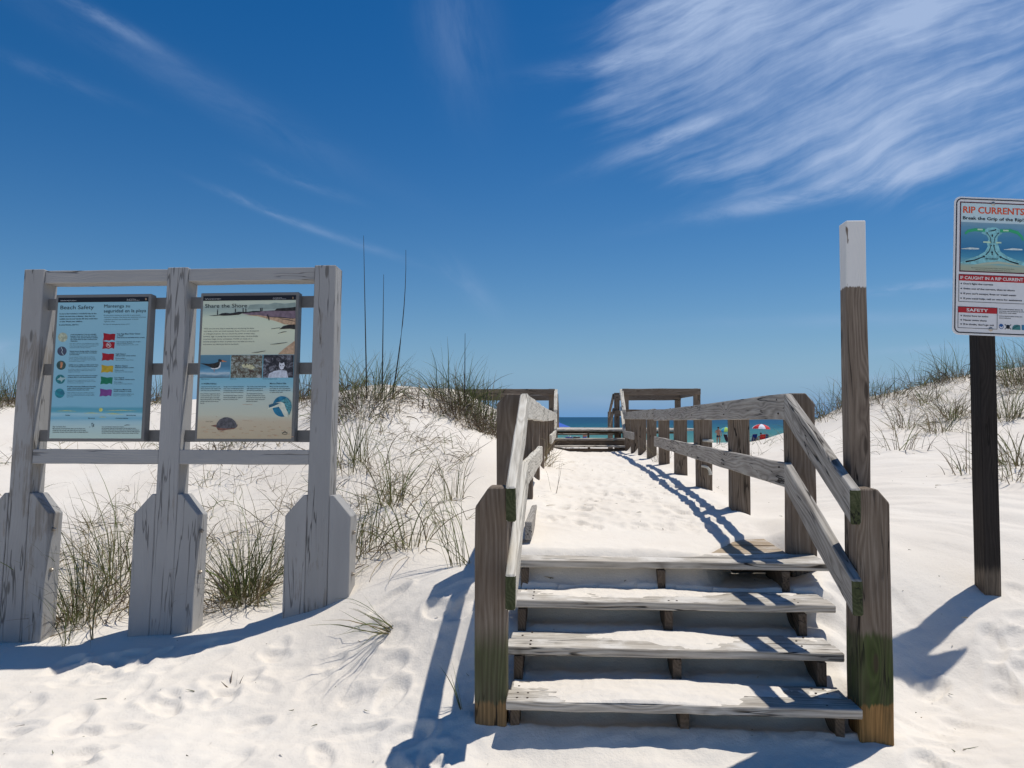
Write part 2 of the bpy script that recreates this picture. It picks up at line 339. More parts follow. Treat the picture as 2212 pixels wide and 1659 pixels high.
def far_profile(y): return np.interp(y, [18, 21, 24, 30, 45, 60, 80, 88, 92, 97, 110, 140, 400], [.75, .6, .3, -.2, -.9, -1.1, -1.27, -1.42, -1.60, -1.8, -2.3, -3, -5])
def height(x, y):
    """sand surface without the small relief"""
    x = np.atleast_1d(np.asarray(x, float)); y = np.atleast_1d(np.asarray(y, float)); sh = x.shape; x = x.ravel(); y = y.ravel()
    out = np.empty(len(x))
    for i in range(0, len(x), 40000):
        P = np.stack([x[i:i+40000], y[i:i+40000]], 1); out[i:i+40000] = kern(P)@SOL[:NCP]+SOL[NCP]+P@SOL[NCP+1:]
    lat = sst(np.abs(x), 20, 60)
    out = np.where(y > -6, out, 0); out = np.clip(out, -.2, 3)*(1-lat)+lat*1.2*sst(y, 4, 12)
    f = sst(y, 16.5, 23); dune = (.9*sst(np.abs(x-2), 7, 22)*(1-sst(y, 26, 45)))
    out = out*(1-f)+(far_profile(y)+dune+.12*gnoise(x*.12, y*.12, 5)*(1-sst(y, 70, 88)))*f
    a = (x-ORG.x)*FW.x+y*FW.y; r = (x-ORG.x)*RT.x+y*RT.y
    em = 4.36+.66*sst(r, .95, 1.42)
    stair = np.where(a < 4.2, .285+(a-3.65)*.53-.0*r, np.nan)
    stair = np.where(a < 3.42, np.minimum(stair, .205-.06*r/1.5+(a-3.42)*.22), stair)
    stair = stair-.045*np.sin(np.pi*np.clip(((a-3.40)/.28) % 1.0, 0, 1))**2*sst(a, 3.40, 3.45)*(1-sst(a, 4.10, 4.2))-.02*sst(a, 3.42, 3.5)
    deck = .60+(.150+.02*np.clip(1-r, 0, 1))*sst(a, em-.16, em+.05)+.06*sst(a, em+.05, em+2.0)-.07*sst(a, 12, 16.6)
    deck = deck+.06*(sst(-r, -.35, .0)+.5*sst(r, 1.0, 1.5)*sst(a, 6.5, 9))*sst(a, 5, 6.5)
    prof = np.where(a < 4.2, stair, deck)
    wgt = (sst(r, -.22, .02))*(1-sst(r, WID+.0, WID+.25))*sst(a, 3.0, 3.45)*(1-sst(a, 17.2, 19.0))
    out = out*(1-wgt)+prof*wgt
    return out.reshape(sh)
def hz(x, y): return float(height(x, y)[0])
DENTS = []
def relief(x, y):
    a = (x-ORG.x)*FW.x+y*FW.y; r = (x-ORG.x)*RT.x+y*RT.y
    inwalk = sst(r, -.05, .08)*(1-sst(r, WID-.05, WID+.1))*sst(a, 4.15, 4.4)*(1-sst(a, 17, 18))
    stairs = sst(r, -.05, .08)*(1-sst(r, WID-.05, WID+.1))*sst(a, 3.2, 3.4)*(1-sst(a, 4.15, 4.3))
    near = (1-sst(y, 4.0, 4.9))*(1-.85*stairs)
    shade = 1-.75*sst(-x, .9, 1.4)*sst(y, 4.0, 4.5)
    z = near*shade*(.040*gnoise(x*2.1, y*2.6, 1)+.012*gnoise(x*5.2+3, y*6.2, 2)+.009*gnoise(x*13, y*15, 3)+.0045*gnoise(x*31, y*34, 31)+.0022*gnoise(x*67, y*70, 32))
    z += (1-near)*(1-stairs)*(.035*gnoise(x*1.1, y*1.1, 4)+.010*gnoise(x*4.3, y*4.3, 6))*(1-.6*inwalk)*(1+.0*y)
    # trampled sand on the walk
    t = gnoise(x*6.5, y*5.0, 8); z += inwalk*(.011*(1-np.abs(t)*2.2)+.008*gnoise(x*14, y*11, 9)+.022*gnoise(x*2.1, y*1.6, 10))*sst(a, 4.6, 5.6)
    z += stairs*(.012*gnoise(x*8, y*8, 12)+.006*gnoise(x*22, y*22, 13))
    # slanting foot and wind tracks right of the walk
    tr = sst(r, WID+.2, WID+.9)*sst(y, 4.6, 5.4)*(1-sst(y, 9.5, 12)); q = x*.42+y*.91
    z += tr*(.034*gnoise(q*5.5, (x*.91-y*.42)*.9, 14)+.020*np.abs(gnoise(q*8.5, (x*.91-y*.42)*1.8, 15)))
    fy = sst(y, 16, 22)*(1-sst(y, 80, 90)); z += fy*(.10*gnoise(x*.5, y*.35, 16)+.05*gnoise(x*1.4, y*.9, 17))
    for (cx, cy, ca, la, lb, dep) in DENTS:
        m = (np.abs(x-cx) < .6) & (np.abs(y-cy) < .6)
        if not m.any(): continue
        dx = x[m]-cx; dy = y[m]-cy; c, s = math.cos(ca), math.sin(ca)
        p = (dx*c+dy*s)/la; q2 = (-dx*s+dy*c)/lb; rr = np.sqrt(p*p+q2*q2)
        z[m] += -dep*(1-sst(rr, .70, 1.0))*(1+.35*p)+dep*.35*np.exp(-((rr-1.14)/.13)**2)*(1+.6*p)
    return z
for i in range(210):
    x = rng.uniform(-4.2, 3.6); y = rng.uniform(2.6, 4.5)
    a = (x-ORG.x)*FW.x+y*FW.y; r = (x-ORG.x)*RT.x+y*RT.y
    if -.1 < r < WID+.1 and a > 3.15: continue
    DENTS.append((x, y, rng.uniform(0, 3.14), rng.uniform(.09, .17), rng.uniform(.05, .085), rng.uniform(.008, .022)))
for i in range(420):
    a = rng.uniform(5.0, 16); r = rng.uniform(.1, WID-.15); p = W(a, r, 0)
    DENTS.append((p.x, p.y, 1.57+rng.uniform(-.5, .5), rng.uniform(.09, .15), rng.uniform(.045, .07), rng.uniform(.005, .014)))

def full_height(x, y):
    return height(x, y)+relief(np.asarray(x, float), np.asarray(y, float))
def build_terrain():
    ys = list(-np.geomspace(42, .1, 14))+list(np.linspace(.3, 2.5, 14)); y = 2.55
    while y < 6.4: ys.append(y); y += .0145
    st = .0155
    while y < 150: ys.append(y); y += st; st = min(st*1.013, 2.5)
    ys = np.array(ys); s = np.linspace(-1, 1, 760); s = .36*s+.64*s**3
    half = 9+1.1*np.abs(ys)
    X = half[:, None]*s[None, :]; Y = np.repeat(ys[:, None], len(s), 1)
    Z = height(X, Y); zr = relief(X.ravel(), Y.ravel()).reshape(X.shape); Z = Z+zr
    ny, nx = X.shape; co = np.stack([X, Y, Z], 2).reshape(-1, 3)
    i = np.arange(ny-1)[:, None]*nx+np.arange(nx-1)[None, :]
    q = np.stack([i, i+1, i+nx+1, i+nx], 2).reshape(-1, 4)
    me = bpy.data.meshes.new('sand'); me.vertices.add(len(co)); me.vertices.foreach_set('co', co.ravel().astype(np.float32))
    me.loops.add(q.size); me.loops.foreach_set('vertex_index', q.ravel().astype(np.int32)); me.polygons.add(len(q))
    me.polygons.foreach_set('loop_start', np.arange(0, q.size, 4, dtype=np.int32)); me.polygons.foreach_set('loop_total', np.full(len(q), 4, dtype=np.int32))
    me.update(calc_edges=True); me.polygons.foreach_set('use_smooth', [True]*len(q))
    m, N, b = newmat('white_quartz_sand'); pos = N.n.new('ShaderNodeNewGeometry').outputs['Position']
    n1 = N.noise(pos, 1.1, 4, .6); n2 = N.noise(pos, 380, 2, .8); n3 = N.noise(pos, 26, 5, .7); n4 = N.noise(pos, 90, 3, .6)
    col = N.mix(N.step(n1, .3, .7), (.750, .690, .608), (.790, .738, .660))
    col = N.mix(N.m('MULTIPLY', N.step(n2, .66, .78), .35), col, (.42, .37, .32))
    col = N.mix(N.m('MULTIPLY', N.step(n3, .56, .74), .22), col, (.62, .56, .50))
    N.put(b.inputs['Base Color'], col); b.inputs['Roughness'].default_value = .95; b.inputs['Specular IOR Level'].default_value = .08
    N.put(b.inputs['Normal'], N.bump(N.m('ADD', N.m('MULTIPLY', n3, .8), N.m('MULTIPLY', n4, .35)), .45, .012, N.bump(n2, .45, .0016)))
    me.materials.append(m); o = link(bpy.data.objects.new('sand', me)); tag(o, kind='structure')
build_terrain()

def build_sea():
    m, N, b = newmat('sea_water'); pos = N.n.new('ShaderNodeNewGeometry').outputs['Position']; x, y, z = N.sep(pos)
    ly = N.m('LOGARITHM', N.m('MAXIMUM', y, 50.0), 10.0)
    wv = N.noise(N.comb(N.m('MULTIPLY', x, .035), N.m('MULTIPLY', y, .02), 0), 1, 4, .6)
    t = N.step(N.m('ADD', ly, N.m('MULTIPLY', N.m('SUBTRACT', wv, .5), .35)), 1.95, 3.0, False)
    col = N.ramp(t, [(0, (.10, .26, .205)), (.22, (.045, .175, .165)), (.42, (.012, .095, .135)), (.62, (.006, .058, .115)), (1, (.005, .048, .105))])
    # choppy sea: wavelets that keep a visible size at every distance from the shore
    q = N.comb(N.m('DIVIDE', N.m('MULTIPLY', x, 60.0), N.m('MAXIMUM', y, 40.0)), N.m('MULTIPLY', ly, 22.0), 0)
    ch = N.noise(q, 1.6, 5, .7); ch2 = N.noise(N.comb(N.m('MULTIPLY', x, .5), N.m('MULTIPLY', y, .22), 0), 1, 4, .65)
    col = N.mix(N.m('MULTIPLY', N.step(ch, .35, .70), .45), col, N.mix(.5, col, (.03, .15, .20)))
    foam = N.m('MULTIPLY', N.m('MULTIPLY', N.step(ch2, .70, .74), N.m('SUBTRACT', 1.0, N.step(y, 150, 420))), .6)
    col = N.mix(foam, col, (.75, .8, .8))
    N.put(b.inputs['Base Color'], col); b.inputs['Roughness'].default_value = .42; b.inputs['IOR'].default_value = 1.33; b.inputs['Specular IOR Level'].default_value = .12
    N.put(b.inputs['Normal'], N.bump(N.m('ADD', ch2, ch), .8, .5))
    vs = []; ys = [84, 110, 160, 260, 500, 1200, 4000, 12000, 40000]
    for y_ in ys:
        hw = 500+2.2*y_
        for k in range(9): vs.append((-hw+2*hw*k/8, y_, -1.6))
    fs = [(j*9+k, j*9+k+1, (j+1)*9+k+1, (j+1)*9+k) for j in range(len(ys)-1) for k in range(8)]
    o = obj('water', vs, fs, m); tag(o, kind='structure')
    base, N2, b2 = newmat('distant_sand'); b2.inputs['Base Color'].default_value = (.74, .70, .65, 1); b2.inputs['Roughness'].default_value = .95
    p2 = N2.n.new('ShaderNodeNewGeometry').outputs['Position']; N2.put(b2.inputs['Base Color'], N2.mix(N2.noise(p2, .3, 4), (.70, .66, .60), (.78, .75, .70)))
    o = obj('ground', [(-4000, -4000, -2.2), (4000, -4000, -2.2), (4000, 84, -2.2), (-4000, 84, -2.2)], [(0, 1, 2, 3)], base); tag(o, kind='structure')
build_sea()

# ------------------------------------------------------------------ boardwalk with stairs
P6 = .14
def post_top(a, r0, r1, zb, zt, cut=None, cutd=.05, cuth=.065):
    """front outline of a square post: cut = 'l' or 'r' bevels that upper corner"""
    p = [(r0, zb), (r1, zb)]
    p += [(r1, zt-cuth), (r1-cutd, zt)] if cut == 'r' else [(r1, zt)]
    p += [(r0+cutd, zt), (r0, zt-cuth)] if cut == 'l' else [(r0, zt)]
    return [W(a, r, z) for r, z in p]
def post(parent, a, r0, r1, zb, zt, mat, cut=None, depth=P6, name='post', **k):
    return timber(name, post_top(a, r0, r1, zb, zt, cut, **{x: k.pop(x) for x in list(k) if x in ('cutd', 'cuth')}), FW*depth, (0, 0, 1), mat, parent, **k)
def rail(parent, p, q, h, mat, thick=.040, name='rail', drop=True, **k):
    """p, q = (a, r centre, z top)"""
    A_ = W(p[0], p[1], p[2]-h/2); B_ = W(q[0], q[1], q[2]-h/2)
    return board(name, A_, B_, thick, h, mat, parent, RT, plumb=True, **k)

bw = empty('boardwalk', W(3.4, WID/2, .1), 'weathered timber boardwalk with four steps, sand drifted over its deck between the railings', 'boardwalk')
# front newel posts, corner posts
o = post(bw, 3.41, -.142, -.002, -.3, 1.19, W_FRONTL, 'l', cutd=.06, cuth=.085, bevel=.006); o['label'] = 'short front newel post, green stained low down'
o = post(bw, 3.40, WID-.026, WID+.114, -.35, 1.195, W_FRONT, 'r', cutd=.05, cuth=.06, bevel=.006); o['label'] = 'short front newel post, mossy band low down and a deep crack'
post(bw, 4.47, -.142, -.002, -.1, 1.635, W_POST, 'l', cutd=.055, cuth=.06)
post(bw, 4.47, WID+.008, WID+.148, -.1, 1.635, W_POST, 'r', cutd=.05, cuth=.06)
for k in range(1, 9):
    a = 4.47+1.525*k
    lean = .0
    post(bw, a, -.140, -.002, .1, 1.600+.02*math.sin(k*2.1), W_POST)
    post(bw, a, WID+.002, WID+.140, .1, 1.585+.03*math.sin(k*1.7), W_POST)
ri = WID-.022; li = .022
# level rails
rail(bw, (4.40, ri, 1.632), (10.87, ri, 1.595), .142, W_RAIL, cuts=14, jit=.006)
rail(bw, (10.875, ri, 1.612), (16.62, ri, 1.60), .142, W_RAIL, cuts=12, jit=.006)
rail(bw, (4.42, ri, 1.245), (10.83, ri, 1.235), .140, W_RAIL, cuts=14, jit=.006)
rail(bw, (14.4, ri, 1.22), (16.62, ri, 1.21), .140, W_RAIL, cuts=6)
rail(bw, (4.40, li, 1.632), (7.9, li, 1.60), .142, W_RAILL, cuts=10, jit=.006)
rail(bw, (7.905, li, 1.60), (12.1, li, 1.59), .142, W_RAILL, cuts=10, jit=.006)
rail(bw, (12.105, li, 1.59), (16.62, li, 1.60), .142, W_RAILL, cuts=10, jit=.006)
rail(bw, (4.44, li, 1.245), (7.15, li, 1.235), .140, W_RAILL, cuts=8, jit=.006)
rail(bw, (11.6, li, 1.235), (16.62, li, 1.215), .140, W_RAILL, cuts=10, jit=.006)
rail(bw, (4.47, li+.02, .900), (5.9, li+.0, .842), .105, W_RAIL, thick=.040, name='kick_rail')
# sloping hand rails down the steps
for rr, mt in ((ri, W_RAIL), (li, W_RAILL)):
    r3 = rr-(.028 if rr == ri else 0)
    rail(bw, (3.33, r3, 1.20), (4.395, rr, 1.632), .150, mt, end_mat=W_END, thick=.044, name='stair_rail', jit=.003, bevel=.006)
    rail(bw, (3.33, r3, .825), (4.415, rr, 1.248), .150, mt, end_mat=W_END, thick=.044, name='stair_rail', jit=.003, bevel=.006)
# treads: two boards each
TR = [(3.36, .285, -.00, WID-.028), (3.64, .433, -.02, WID+.0), (3.92, .581, -.02, WID+.06), (4.20, .730, -.04, WID+.13)]
for i, (a, z, r0, r1) in enumerate(TR[:3]):
    board('tread', W(a+.0675, r0, z-.019), W(a+.0675, r1, z-.019), .135, .038, W_TREAD, bw, FW, cuts=10, jit=.0035, bevel=.004)
    board('tread', W(a+.2125, r0+.01, z-.021), W(a+.2125, r1-.01, z-.021), .135, .038, W_TREAD, bw, FW, cuts=10, jit=.0035, bevel=.004)
for k in range(13):
    a = 4.20+.145*k; mt = W_TREAD if k == 0 else (W_DECK if k > 1 else W_TREAD)
    r0, r1 = (-.10, WID+.13) if a < 4.42 else ((.003, WID-.003))
    zz = .730-.019-(0 if k == 0 else .002*random.random())
    board('deck_board', W(a+.0675, r0, zz), W(a+.0675, r1, zz), .136, .038, mt, bw, FW, cuts=10, jit=.003, bevel=.004)
DRIFTS = [(a_, z_) for a_, z_, _, _ in TR]
# sawtooth stringers
for r in (.035, .765, WID-.10):
    pr = [(3.42, -.05), (3.42, .244)]
    for i in range(3): a0, z0 = TR[i][0]+.06, TR[i][1]-.041; pr += [(a0+.22, z0), (a0+.222, z0+.146)] if i < 3 else []
    pr += [(4.55, .690-.002), (4.55, .45), (3.70, -.05)]
    pr2 = []
    for q in pr:
        if not pr2 or q != pr2[-1]: pr2.append(q)
    timber('stringer', [W(a, r-.02, z) for a, z in pr2], RT*.04, FW*1.1+Vector((0, 0, .55)), W_STR, bw, bevel=.003, cuts=3, jit=.001)
for a in (4.65,): board('joist', W(a, -.0, .60), W(a, WID, .60), .04, .17, W_STR, bw, FW)

def sand_drift(k, a0, z0, cover, seed):
    na, nr = 34, 190; A_ = np.linspace(a0+.004, a0+.30, na)[:, None]+np.zeros((1, nr)); R_ = np.linspace(.02, WID-.06, nr)[None, :]+np.zeros((na, 1)); t = (A_-a0)/.28
    rr = R_/WID; hh = cover(rr, t)+.75*gnoise(R_*3.1+seed, A_*5, 40+k)+.45*gnoise(R_*9+seed, A_*14, 41+k)+.22*gnoise(R_*30, A_*34, 42+k)
    h = .016*np.clip(hh, -.4, 1.4); h *= sst(t, 0, .05); h = np.where(t > .97, h-.06*(t-.97)/.1, h)
    vs = [W(A_[i, j], R_[i, j], z0+h[i, j]-.0006) for i in range(na) for j in range(nr)]; fs = [(i*nr+j, i*nr+j+1, (i+1)*nr+j+1, (i+1)*nr+j) for i in range(na-1) for j in range(nr-1)]
    o = obj('sand_drift', vs, fs, MATS['white_quartz_sand'], None, smooth=True); o['kind'] = 'stuff'; o['label'] = 'loose white sand lying on a stair tread'; o['category'] = 'sand'
sand_drift(0, TR[0][0], TR[0][1], lambda r, t: -.55+1.5*np.exp(-((r-.40)/.26)**2)+.9*(t-.45)+.2*(r < .8), 1.0)
sand_drift(1, TR[1][0], TR[1][1], lambda r, t: -.75+1.2*np.exp(-((r-.50)/.22)**2)+1.2*(t-.45), 5.0)
sand_drift(2, TR[2][0], TR[2][1], lambda r, t: -.85+1.0*np.exp(-((r-.35)/.28)**2)+1.3*(t-.45), 9.0)
sand_drift(3, TR[3][0], TR[3][1]-.001, lambda r, t: -.95+.8*np.exp(-((r-.40)/.30)**2)+2.0*(t-.55)-1.6*(r-.7)*(r > .7), 13.0)
# nail heads where the near rails meet their posts
M_NAIL = plain('rusty_nail_head', (.06, .04, .03), .6, .4, .4)
for a in (4.53, 6.06, 7.58, 9.1):
    for z in (1.60, 1.52, 1.215, 1.135):
        bm = bmesh.new(); c = W(a+.012*math.sin(z*40), ri-.0215, z); bmesh.ops.create_uvsphere(bm, u_segments=8, v_segments=5, radius=.0055, matrix=Matrix.Translation(c)); bmobj('nail', bm, M_NAIL, bw)
for i in range(3):
    for r in (.045, .09, .77, .81, WID-.16, WID-.11):
        for da in (.04, .10, .185, .245):
            if random.random() < .55: bm = bmesh.new(); bmesh.ops.create_cone(bm, cap_ends=True, segments=7, radius1=.0052, radius2=.0052, depth=.003, matrix=Matrix.Translation(W(TR[i][0]+da, r, TR[i][1]+.0012))); bmobj('nail', bm, M_NAIL, bw)

# tall marker post behind the front newel post
tp = timber('marker_post', post_top(3.548, WID+.006, WID+.095, -.3, 2.385), FW*.089, Vector((0, 0, 1)), W_TALL, None, bevel=.004, cuts=8, jit=.003)
tag(tp, 'tall thin timber post with a white painted top, standing behind the stair newel post', 'post')

# ------------------------------------------------------------------ far raised platform
fp = empty('viewing_platform', W(17.4, WID/2, .7), 'far raised timber platform across the end of the sandy walk, reached by three steps', 'platform')
FT = [(16.72, .885), (17.02, 1.035), (17.33, 1.225)]
for (a, z) in FT[:2]:
    board('tread', W(a+.14, -.03, z-.02), W(a+.14, WID+.03, z-.02), .28, .038, W_TREAD, fp, FW, cuts=8, jit=.006)
DR0, DR1 = -2.4, 3.24
for k in range(6):
    a = 17.33+k*.52; board('deck_board', W(a+.255, DR0 if k else -.08, 1.205), W(a+.255, DR1+.1 if k else WID+.08, 1.205), .51, .038, W_TREAD, fp, FW, cuts=8, jit=.004)
for r in (.03, .75, WID-.05):
    timber('stringer', [W(16.8, r-.02, .5), W(16.8, r-.02, .845), W(17.05, r-.02, .845), W(17.06, r-.02, .994), W(17.36, r-.02, .994), W(17.36, r-.02, 1.18), W(17.7, r-.02, 1.18), W(17.2, r-.02, .5)], RT*.04, FW, W_STR, fp, cuts=2)
board('gap_shade', W(17.0, 0, .93), W(17.0, WID, .93), .03, .12, W_STR, fp, FW); board('gap_shade', W(16.76, 0, .76), W(16.76, WID, .76), .03, .13, W_STR, fp, FW)  # dark boards added to stand in for shade in the open step gaps
board('beam', W(20.3, DR0, 1.10), W(20.3, DR1, 1.10), .04, .06, W_STR, fp, FW)
ZT = 2.14
for r in (-2.4, -1.25, -.142, WID+.002, DR1-.14):
    post(fp, 17.42, r, r+.14, .2, ZT , W_POST, 'r' if r > 3 else None)
for r in (-2.4, -1.25, -.142, WID+.002, DR1-.14):
    post(fp, 20.4, r, r+.14, -.4, ZT, W_POST)
for a_, s_ in ((17.40, 1), (20.37, -1)):
    for z_ in ((ZT-.005 if s_ > 0 else ZT-.06), ZT-.47):
        board('rail', W(a_, DR0, z_-.07), W(a_, .0, z_-.07), .04, .142, W_POST, fp, FW, cuts=8, jit=.005)
        board('rail', W(a_, WID, z_-.07), W(a_, DR1-.0, z_-.07), .04, .142, W_POST, fp, FW, cuts=8, jit=.005)
for z_ in (ZT-.01, ZT-.47):
    board('rail', W(17.5, DR1-.01, z_-.07), W(20.4, DR1-.01, z_-.07), .04, .142, W_POST, fp, RT)
    board('rail', W(17.5, DR0+.0, z_-.07), W(20.4, DR0, z_-.07), .04, .142, W_POST, fp, RT)
for rr in (li, ri):
    rail(fp, (16.63, rr, 1.66), (17.44, rr, 2.13), .10, W_RAILL, thick=.075, name='stair_rail'); rail(fp, (16.63, rr, 1.25), (17.44, rr, 1.74), .10, W_RAILL, thick=.06, name='stair_rail')
    rail(fp, (20.45, rr, 2.12), (22.6, rr, 1.62), .142, W_POST, name='stair_rail'); rail(fp, (20.45, rr, 1.74), (22.6, rr, 1.22), .142, W_POST, name='stair_rail')
    r0 = -.142 if rr == li else WID-.05
    post(fp, 22.6, r0, r0+.14, -.6, 1.66, W_POST)
for k in range(6):
    a = 20.5+k*.34; z = 1.225-.16*(k+1)
    board('tread', W(a+.16, 0, z-.02), W(a+.16, WID, z-.02), .28, .038, W_TREAD, fp, FW)

# ------------------------------------------------------------------ information board (grey timber frame, two panels)
BX = Vector((math.cos(YAW), -math.sin(YAW), 0)); LEAN = R(3.4)
BU = (Vector((math.sin(YAW), math.cos(YAW), 0))*math.sin(LEAN)+Vector((0, 0, math.cos(LEAN)))); BY = BX.cross(BU)*-1   # backwards
if BY.y < 0: BY = -BY
B0 = at(368, 901, 4.80)-BU*1.42
def Bp(x, y, z): return B0+BX*x+BY*y+BU*z
ib = empty('information_board', Bp(0, .07, .1), 'grey painted timber frame with two printed beach panels, sunk in the sand among grass', 'information board')
def bbox(name, x0, x1, y0, y1, z0, z1, mat, parent, L=None, **k):
    return timber(name, [Bp(x0, y0, z0), Bp(x1, y0, z0), Bp(x1, y0, z1), Bp(x0, y0, z1)], BY*(y1-y0), L if L is not None else BU, mat, parent, **k)
SP = .957; HP = .0675; ZTOP = 2.37
for k in (-1, 0, 1):
    bbox('post', k*SP-HP, k*SP+HP, 0, .14, -.5, ZTOP+.004, W_GRAYW if k else W_GRAY, ib, bevel=.004)
for k in (-1, 0):
    x0, x1 = k*SP+HP, (k+1)*SP-HP
    bbox('crossbeam', x0, x1, .012, .130, 2.285, 2.366, W_GRAY, ib, L=BX, bevel=.003)
    bbox('crossbeam', x0, x1, .005, .120, 1.128, 1.218, W_GRAY, ib, L=BX, bevel=.003)
    for zc in (2.155, 1.73, 1.305):
        c = (x0+x1)/2
        bbox('bracket', x0-.0, x1+.0, .060, .072, zc-.037, zc+.037, M_BRK, ib, L=BX, bevel=.001, cuts=1, jit=0)
for k in (-1, 0, 1):
    for s in (-1, 1):
        xi, xo = k*SP+s*(HP+.002), k*SP+s*(HP+.135); zt = .945
        pts = [Bp(xi, .0, -.6), Bp(xo, .0, -.6), Bp(xo, .0, zt-.125), Bp(xi+(xo-xi)*.18, .0, zt), Bp(xi, .0, zt)]
        if s < 0: pts = pts[::-1]
        st = timber('ground_stub', pts, BY*.14, BU, W_GRAYW if (k, s) in ((-1, 1), (-1, -1)) else W_GRAY, ib, bevel=.004)
    for z in (.72, .47):
        c = Bp(k*SP+HP+.135, .05, z); bm = bmesh.new()
        bmesh.ops.create_cone(bm, cap_ends=True, segments=10, radius1=.013, radius2=.013, depth=.012, matrix=Matrix.Translation(c+BX*.006)@BX.to_track_quat('Z', 'Y').to_matrix().to_4x4())
        bmesh.ops.create_icosphere(bm, subdivisions=1, radius=.009, matrix=Matrix.Translation(c+BX*.015))
        bmobj('bolt', bm, M_BOLT, ib)

# ---- printed artwork helpers: flat shapes in panel coordinates
class Art:
    """panel with origin P0 (top left), unit vectors ex (right), ez (up), en (towards reader)"""
    def __init__(s, P0, ex, ez, w, h, fn, parent): s.P0, s.ex, s.ez, s.w, s.h, s.fn, s.parent = P0, ex, ez, w, h, fn, parent; s.en = -(ez.cross(ex)); s.en = s.en if s.en.y < 0 else -s.en; s.bat = {}
    def pt(s, u, v, lay): return s.P0+s.ex*(u*s.w)-s.ez*(v*s.h)+s.en*(.0007*lay)
    def add(s, key, mat, verts, faces):
        b = s.bat.setdefault(key, [mat, [], []]); n0 = len(b[1]); b[1] += verts; b[2] += [tuple(i+n0 for i in f) for f in faces]
    def poly(s, key, mat, pts, lay, raw=False):
        vs = [s.pt(*(p if raw else s.fn(*p)), lay) for p in pts]; s.add(key, mat, vs, [tuple(range(len(vs)))])
    def rect(s, key, mat, x0, y0, x1, y1, lay): s.poly(key, mat, [(x0, y0), (x1, y0), (x1, y1), (x0, y1)], lay)
    def disc(s, key, mat, cx, cy, rx, ry, lay, n=28): s.poly(key, mat, [(cx+rx*math.cos(t*2*math.pi/n), cy-ry*math.sin(t*2*math.pi/n)) for t in range(n)], lay)
    def text(s, key, mat, body, x0, x1, y, cap, lay, bold=0):
        """baseline y and cap height in image units"""
        u0, v0 = s.fn(x0, y); u1, _ = s.fn(x1, y); _, v1 = s.fn(x0, y-cap)
        co, fa = text_mesh(body, (u1-u0)*s.w, (v0-v1)*s.h, bold); base = s.pt(u0, v0, lay)
        s.add(key, mat, [base+s.ex*c[0]+s.ez*c[1] for c in co], fa)
    def line(s, key, mat, pts, wd, lay):
        P = [Vector((*p, 0)) for p in pts]; L_, R_ = [], []
        for i, p in enumerate(P):
            d = (P[min(i+1, len(P)-1)]-P[max(i-1, 0)]).normalized(); nrm = Vector((-d.y, d.x, 0)); w_ = wd[i] if hasattr(wd, '__len__') else wd
            L_.append(p+nrm*w_/2); R_.append(p-nrm*w_/2)
        vs = [s.pt(*s.fn(q.x, q.y), lay) for q in L_+R_]; k = len(P); s.add(key, mat, vs, [(i, i+1, k+i+1, k+i) for i in range(k-1)])
    def flush(s, labels=None):
        for key, (mat, vs, fs) in s.bat.items():
            o = obj(key.split('|')[0], vs, fs, mat, s.parent)
            if labels and key in labels: o['label'] = labels[key]
INK = plain('print_ink_dark', (.012, .014, .02), .5, .3); WHT = plain('print_white', (.78, .78, .76), .5); GREYT = plain('print_ink_soft', (.05, .07, .08), .5)
def grad_mat(name, stops, noise=0, nsc=(3, 30), seed=0.0):
    """printed picture background: colour bands down the sheet via the 'pv' attribute"""
    m, N, b = newmat(name); a = N.attr('pv')[1]; x, y, z = N.sep(a)
    t = y
    if noise: t = N.m('ADD', y, N.m('MULTIPLY', N.m('SUBTRACT', N.noise(N.comb(N.m('MULTIPLY', x, nsc[0]), N.m('MULTIPLY', y, nsc[1]), seed), 1, 5, .6), .5), noise))
    N.put(b.inputs['Base Color'], N.ramp(t, stops)); b.inputs['Roughness'].default_value = .38; b.inputs['Specular IOR Level'].default_value = .35
    return m
def sheet(art, name, mat, u0, v0, u1, v1, lay, label=None):
    vs = [art.pt(*q, lay) for q in ((u0, v0), (u1, v0), (u1, v1), (u0, v1))]; o = obj(name, vs, [(3, 2, 1, 0)], mat, art.parent)
    a = o.data.attributes.new('pv', 'FLOAT_VECTOR', 'POINT'); a.data.foreach_set('vector', [0, 0, 0, 1, 0, 0, 1, 1, 0, 0, 1, 0])
    if label: o['label'] = label
    return o
def panel(k, name_label, fn, pw, ph):
    cx = (k+.5)*SP; x0, x1 = cx-.315, cx+.315+.002; z0, z1 = 1.268, 2.203
    x0 += .0; pr = timber('sign_panel', [Bp(x0, -.005, z0), Bp(x1, -.005, z0), Bp(x1, -.005, z1), Bp(x0, -.005, z1)], BY*.062, BU, M_FRM, ib, bevel=.003, cuts=1, jit=0)
    pr['label'] = name_label
    art = Art(Bp(x0+.017, -.006, z1-.020), BX, BU, x1-x0-.034, z1-z0-.038, fn, pr)
    return art
f1 = lambda x, y: ((x-(220-87*(y-178)/1310))/(825+20*(y-178)/1310), (y-178)/1310)
f2 = lambda x, y: ((x-(192-50*(y-171)/1335))/(853+8*(y-171)/1335), (y-171)/1335)
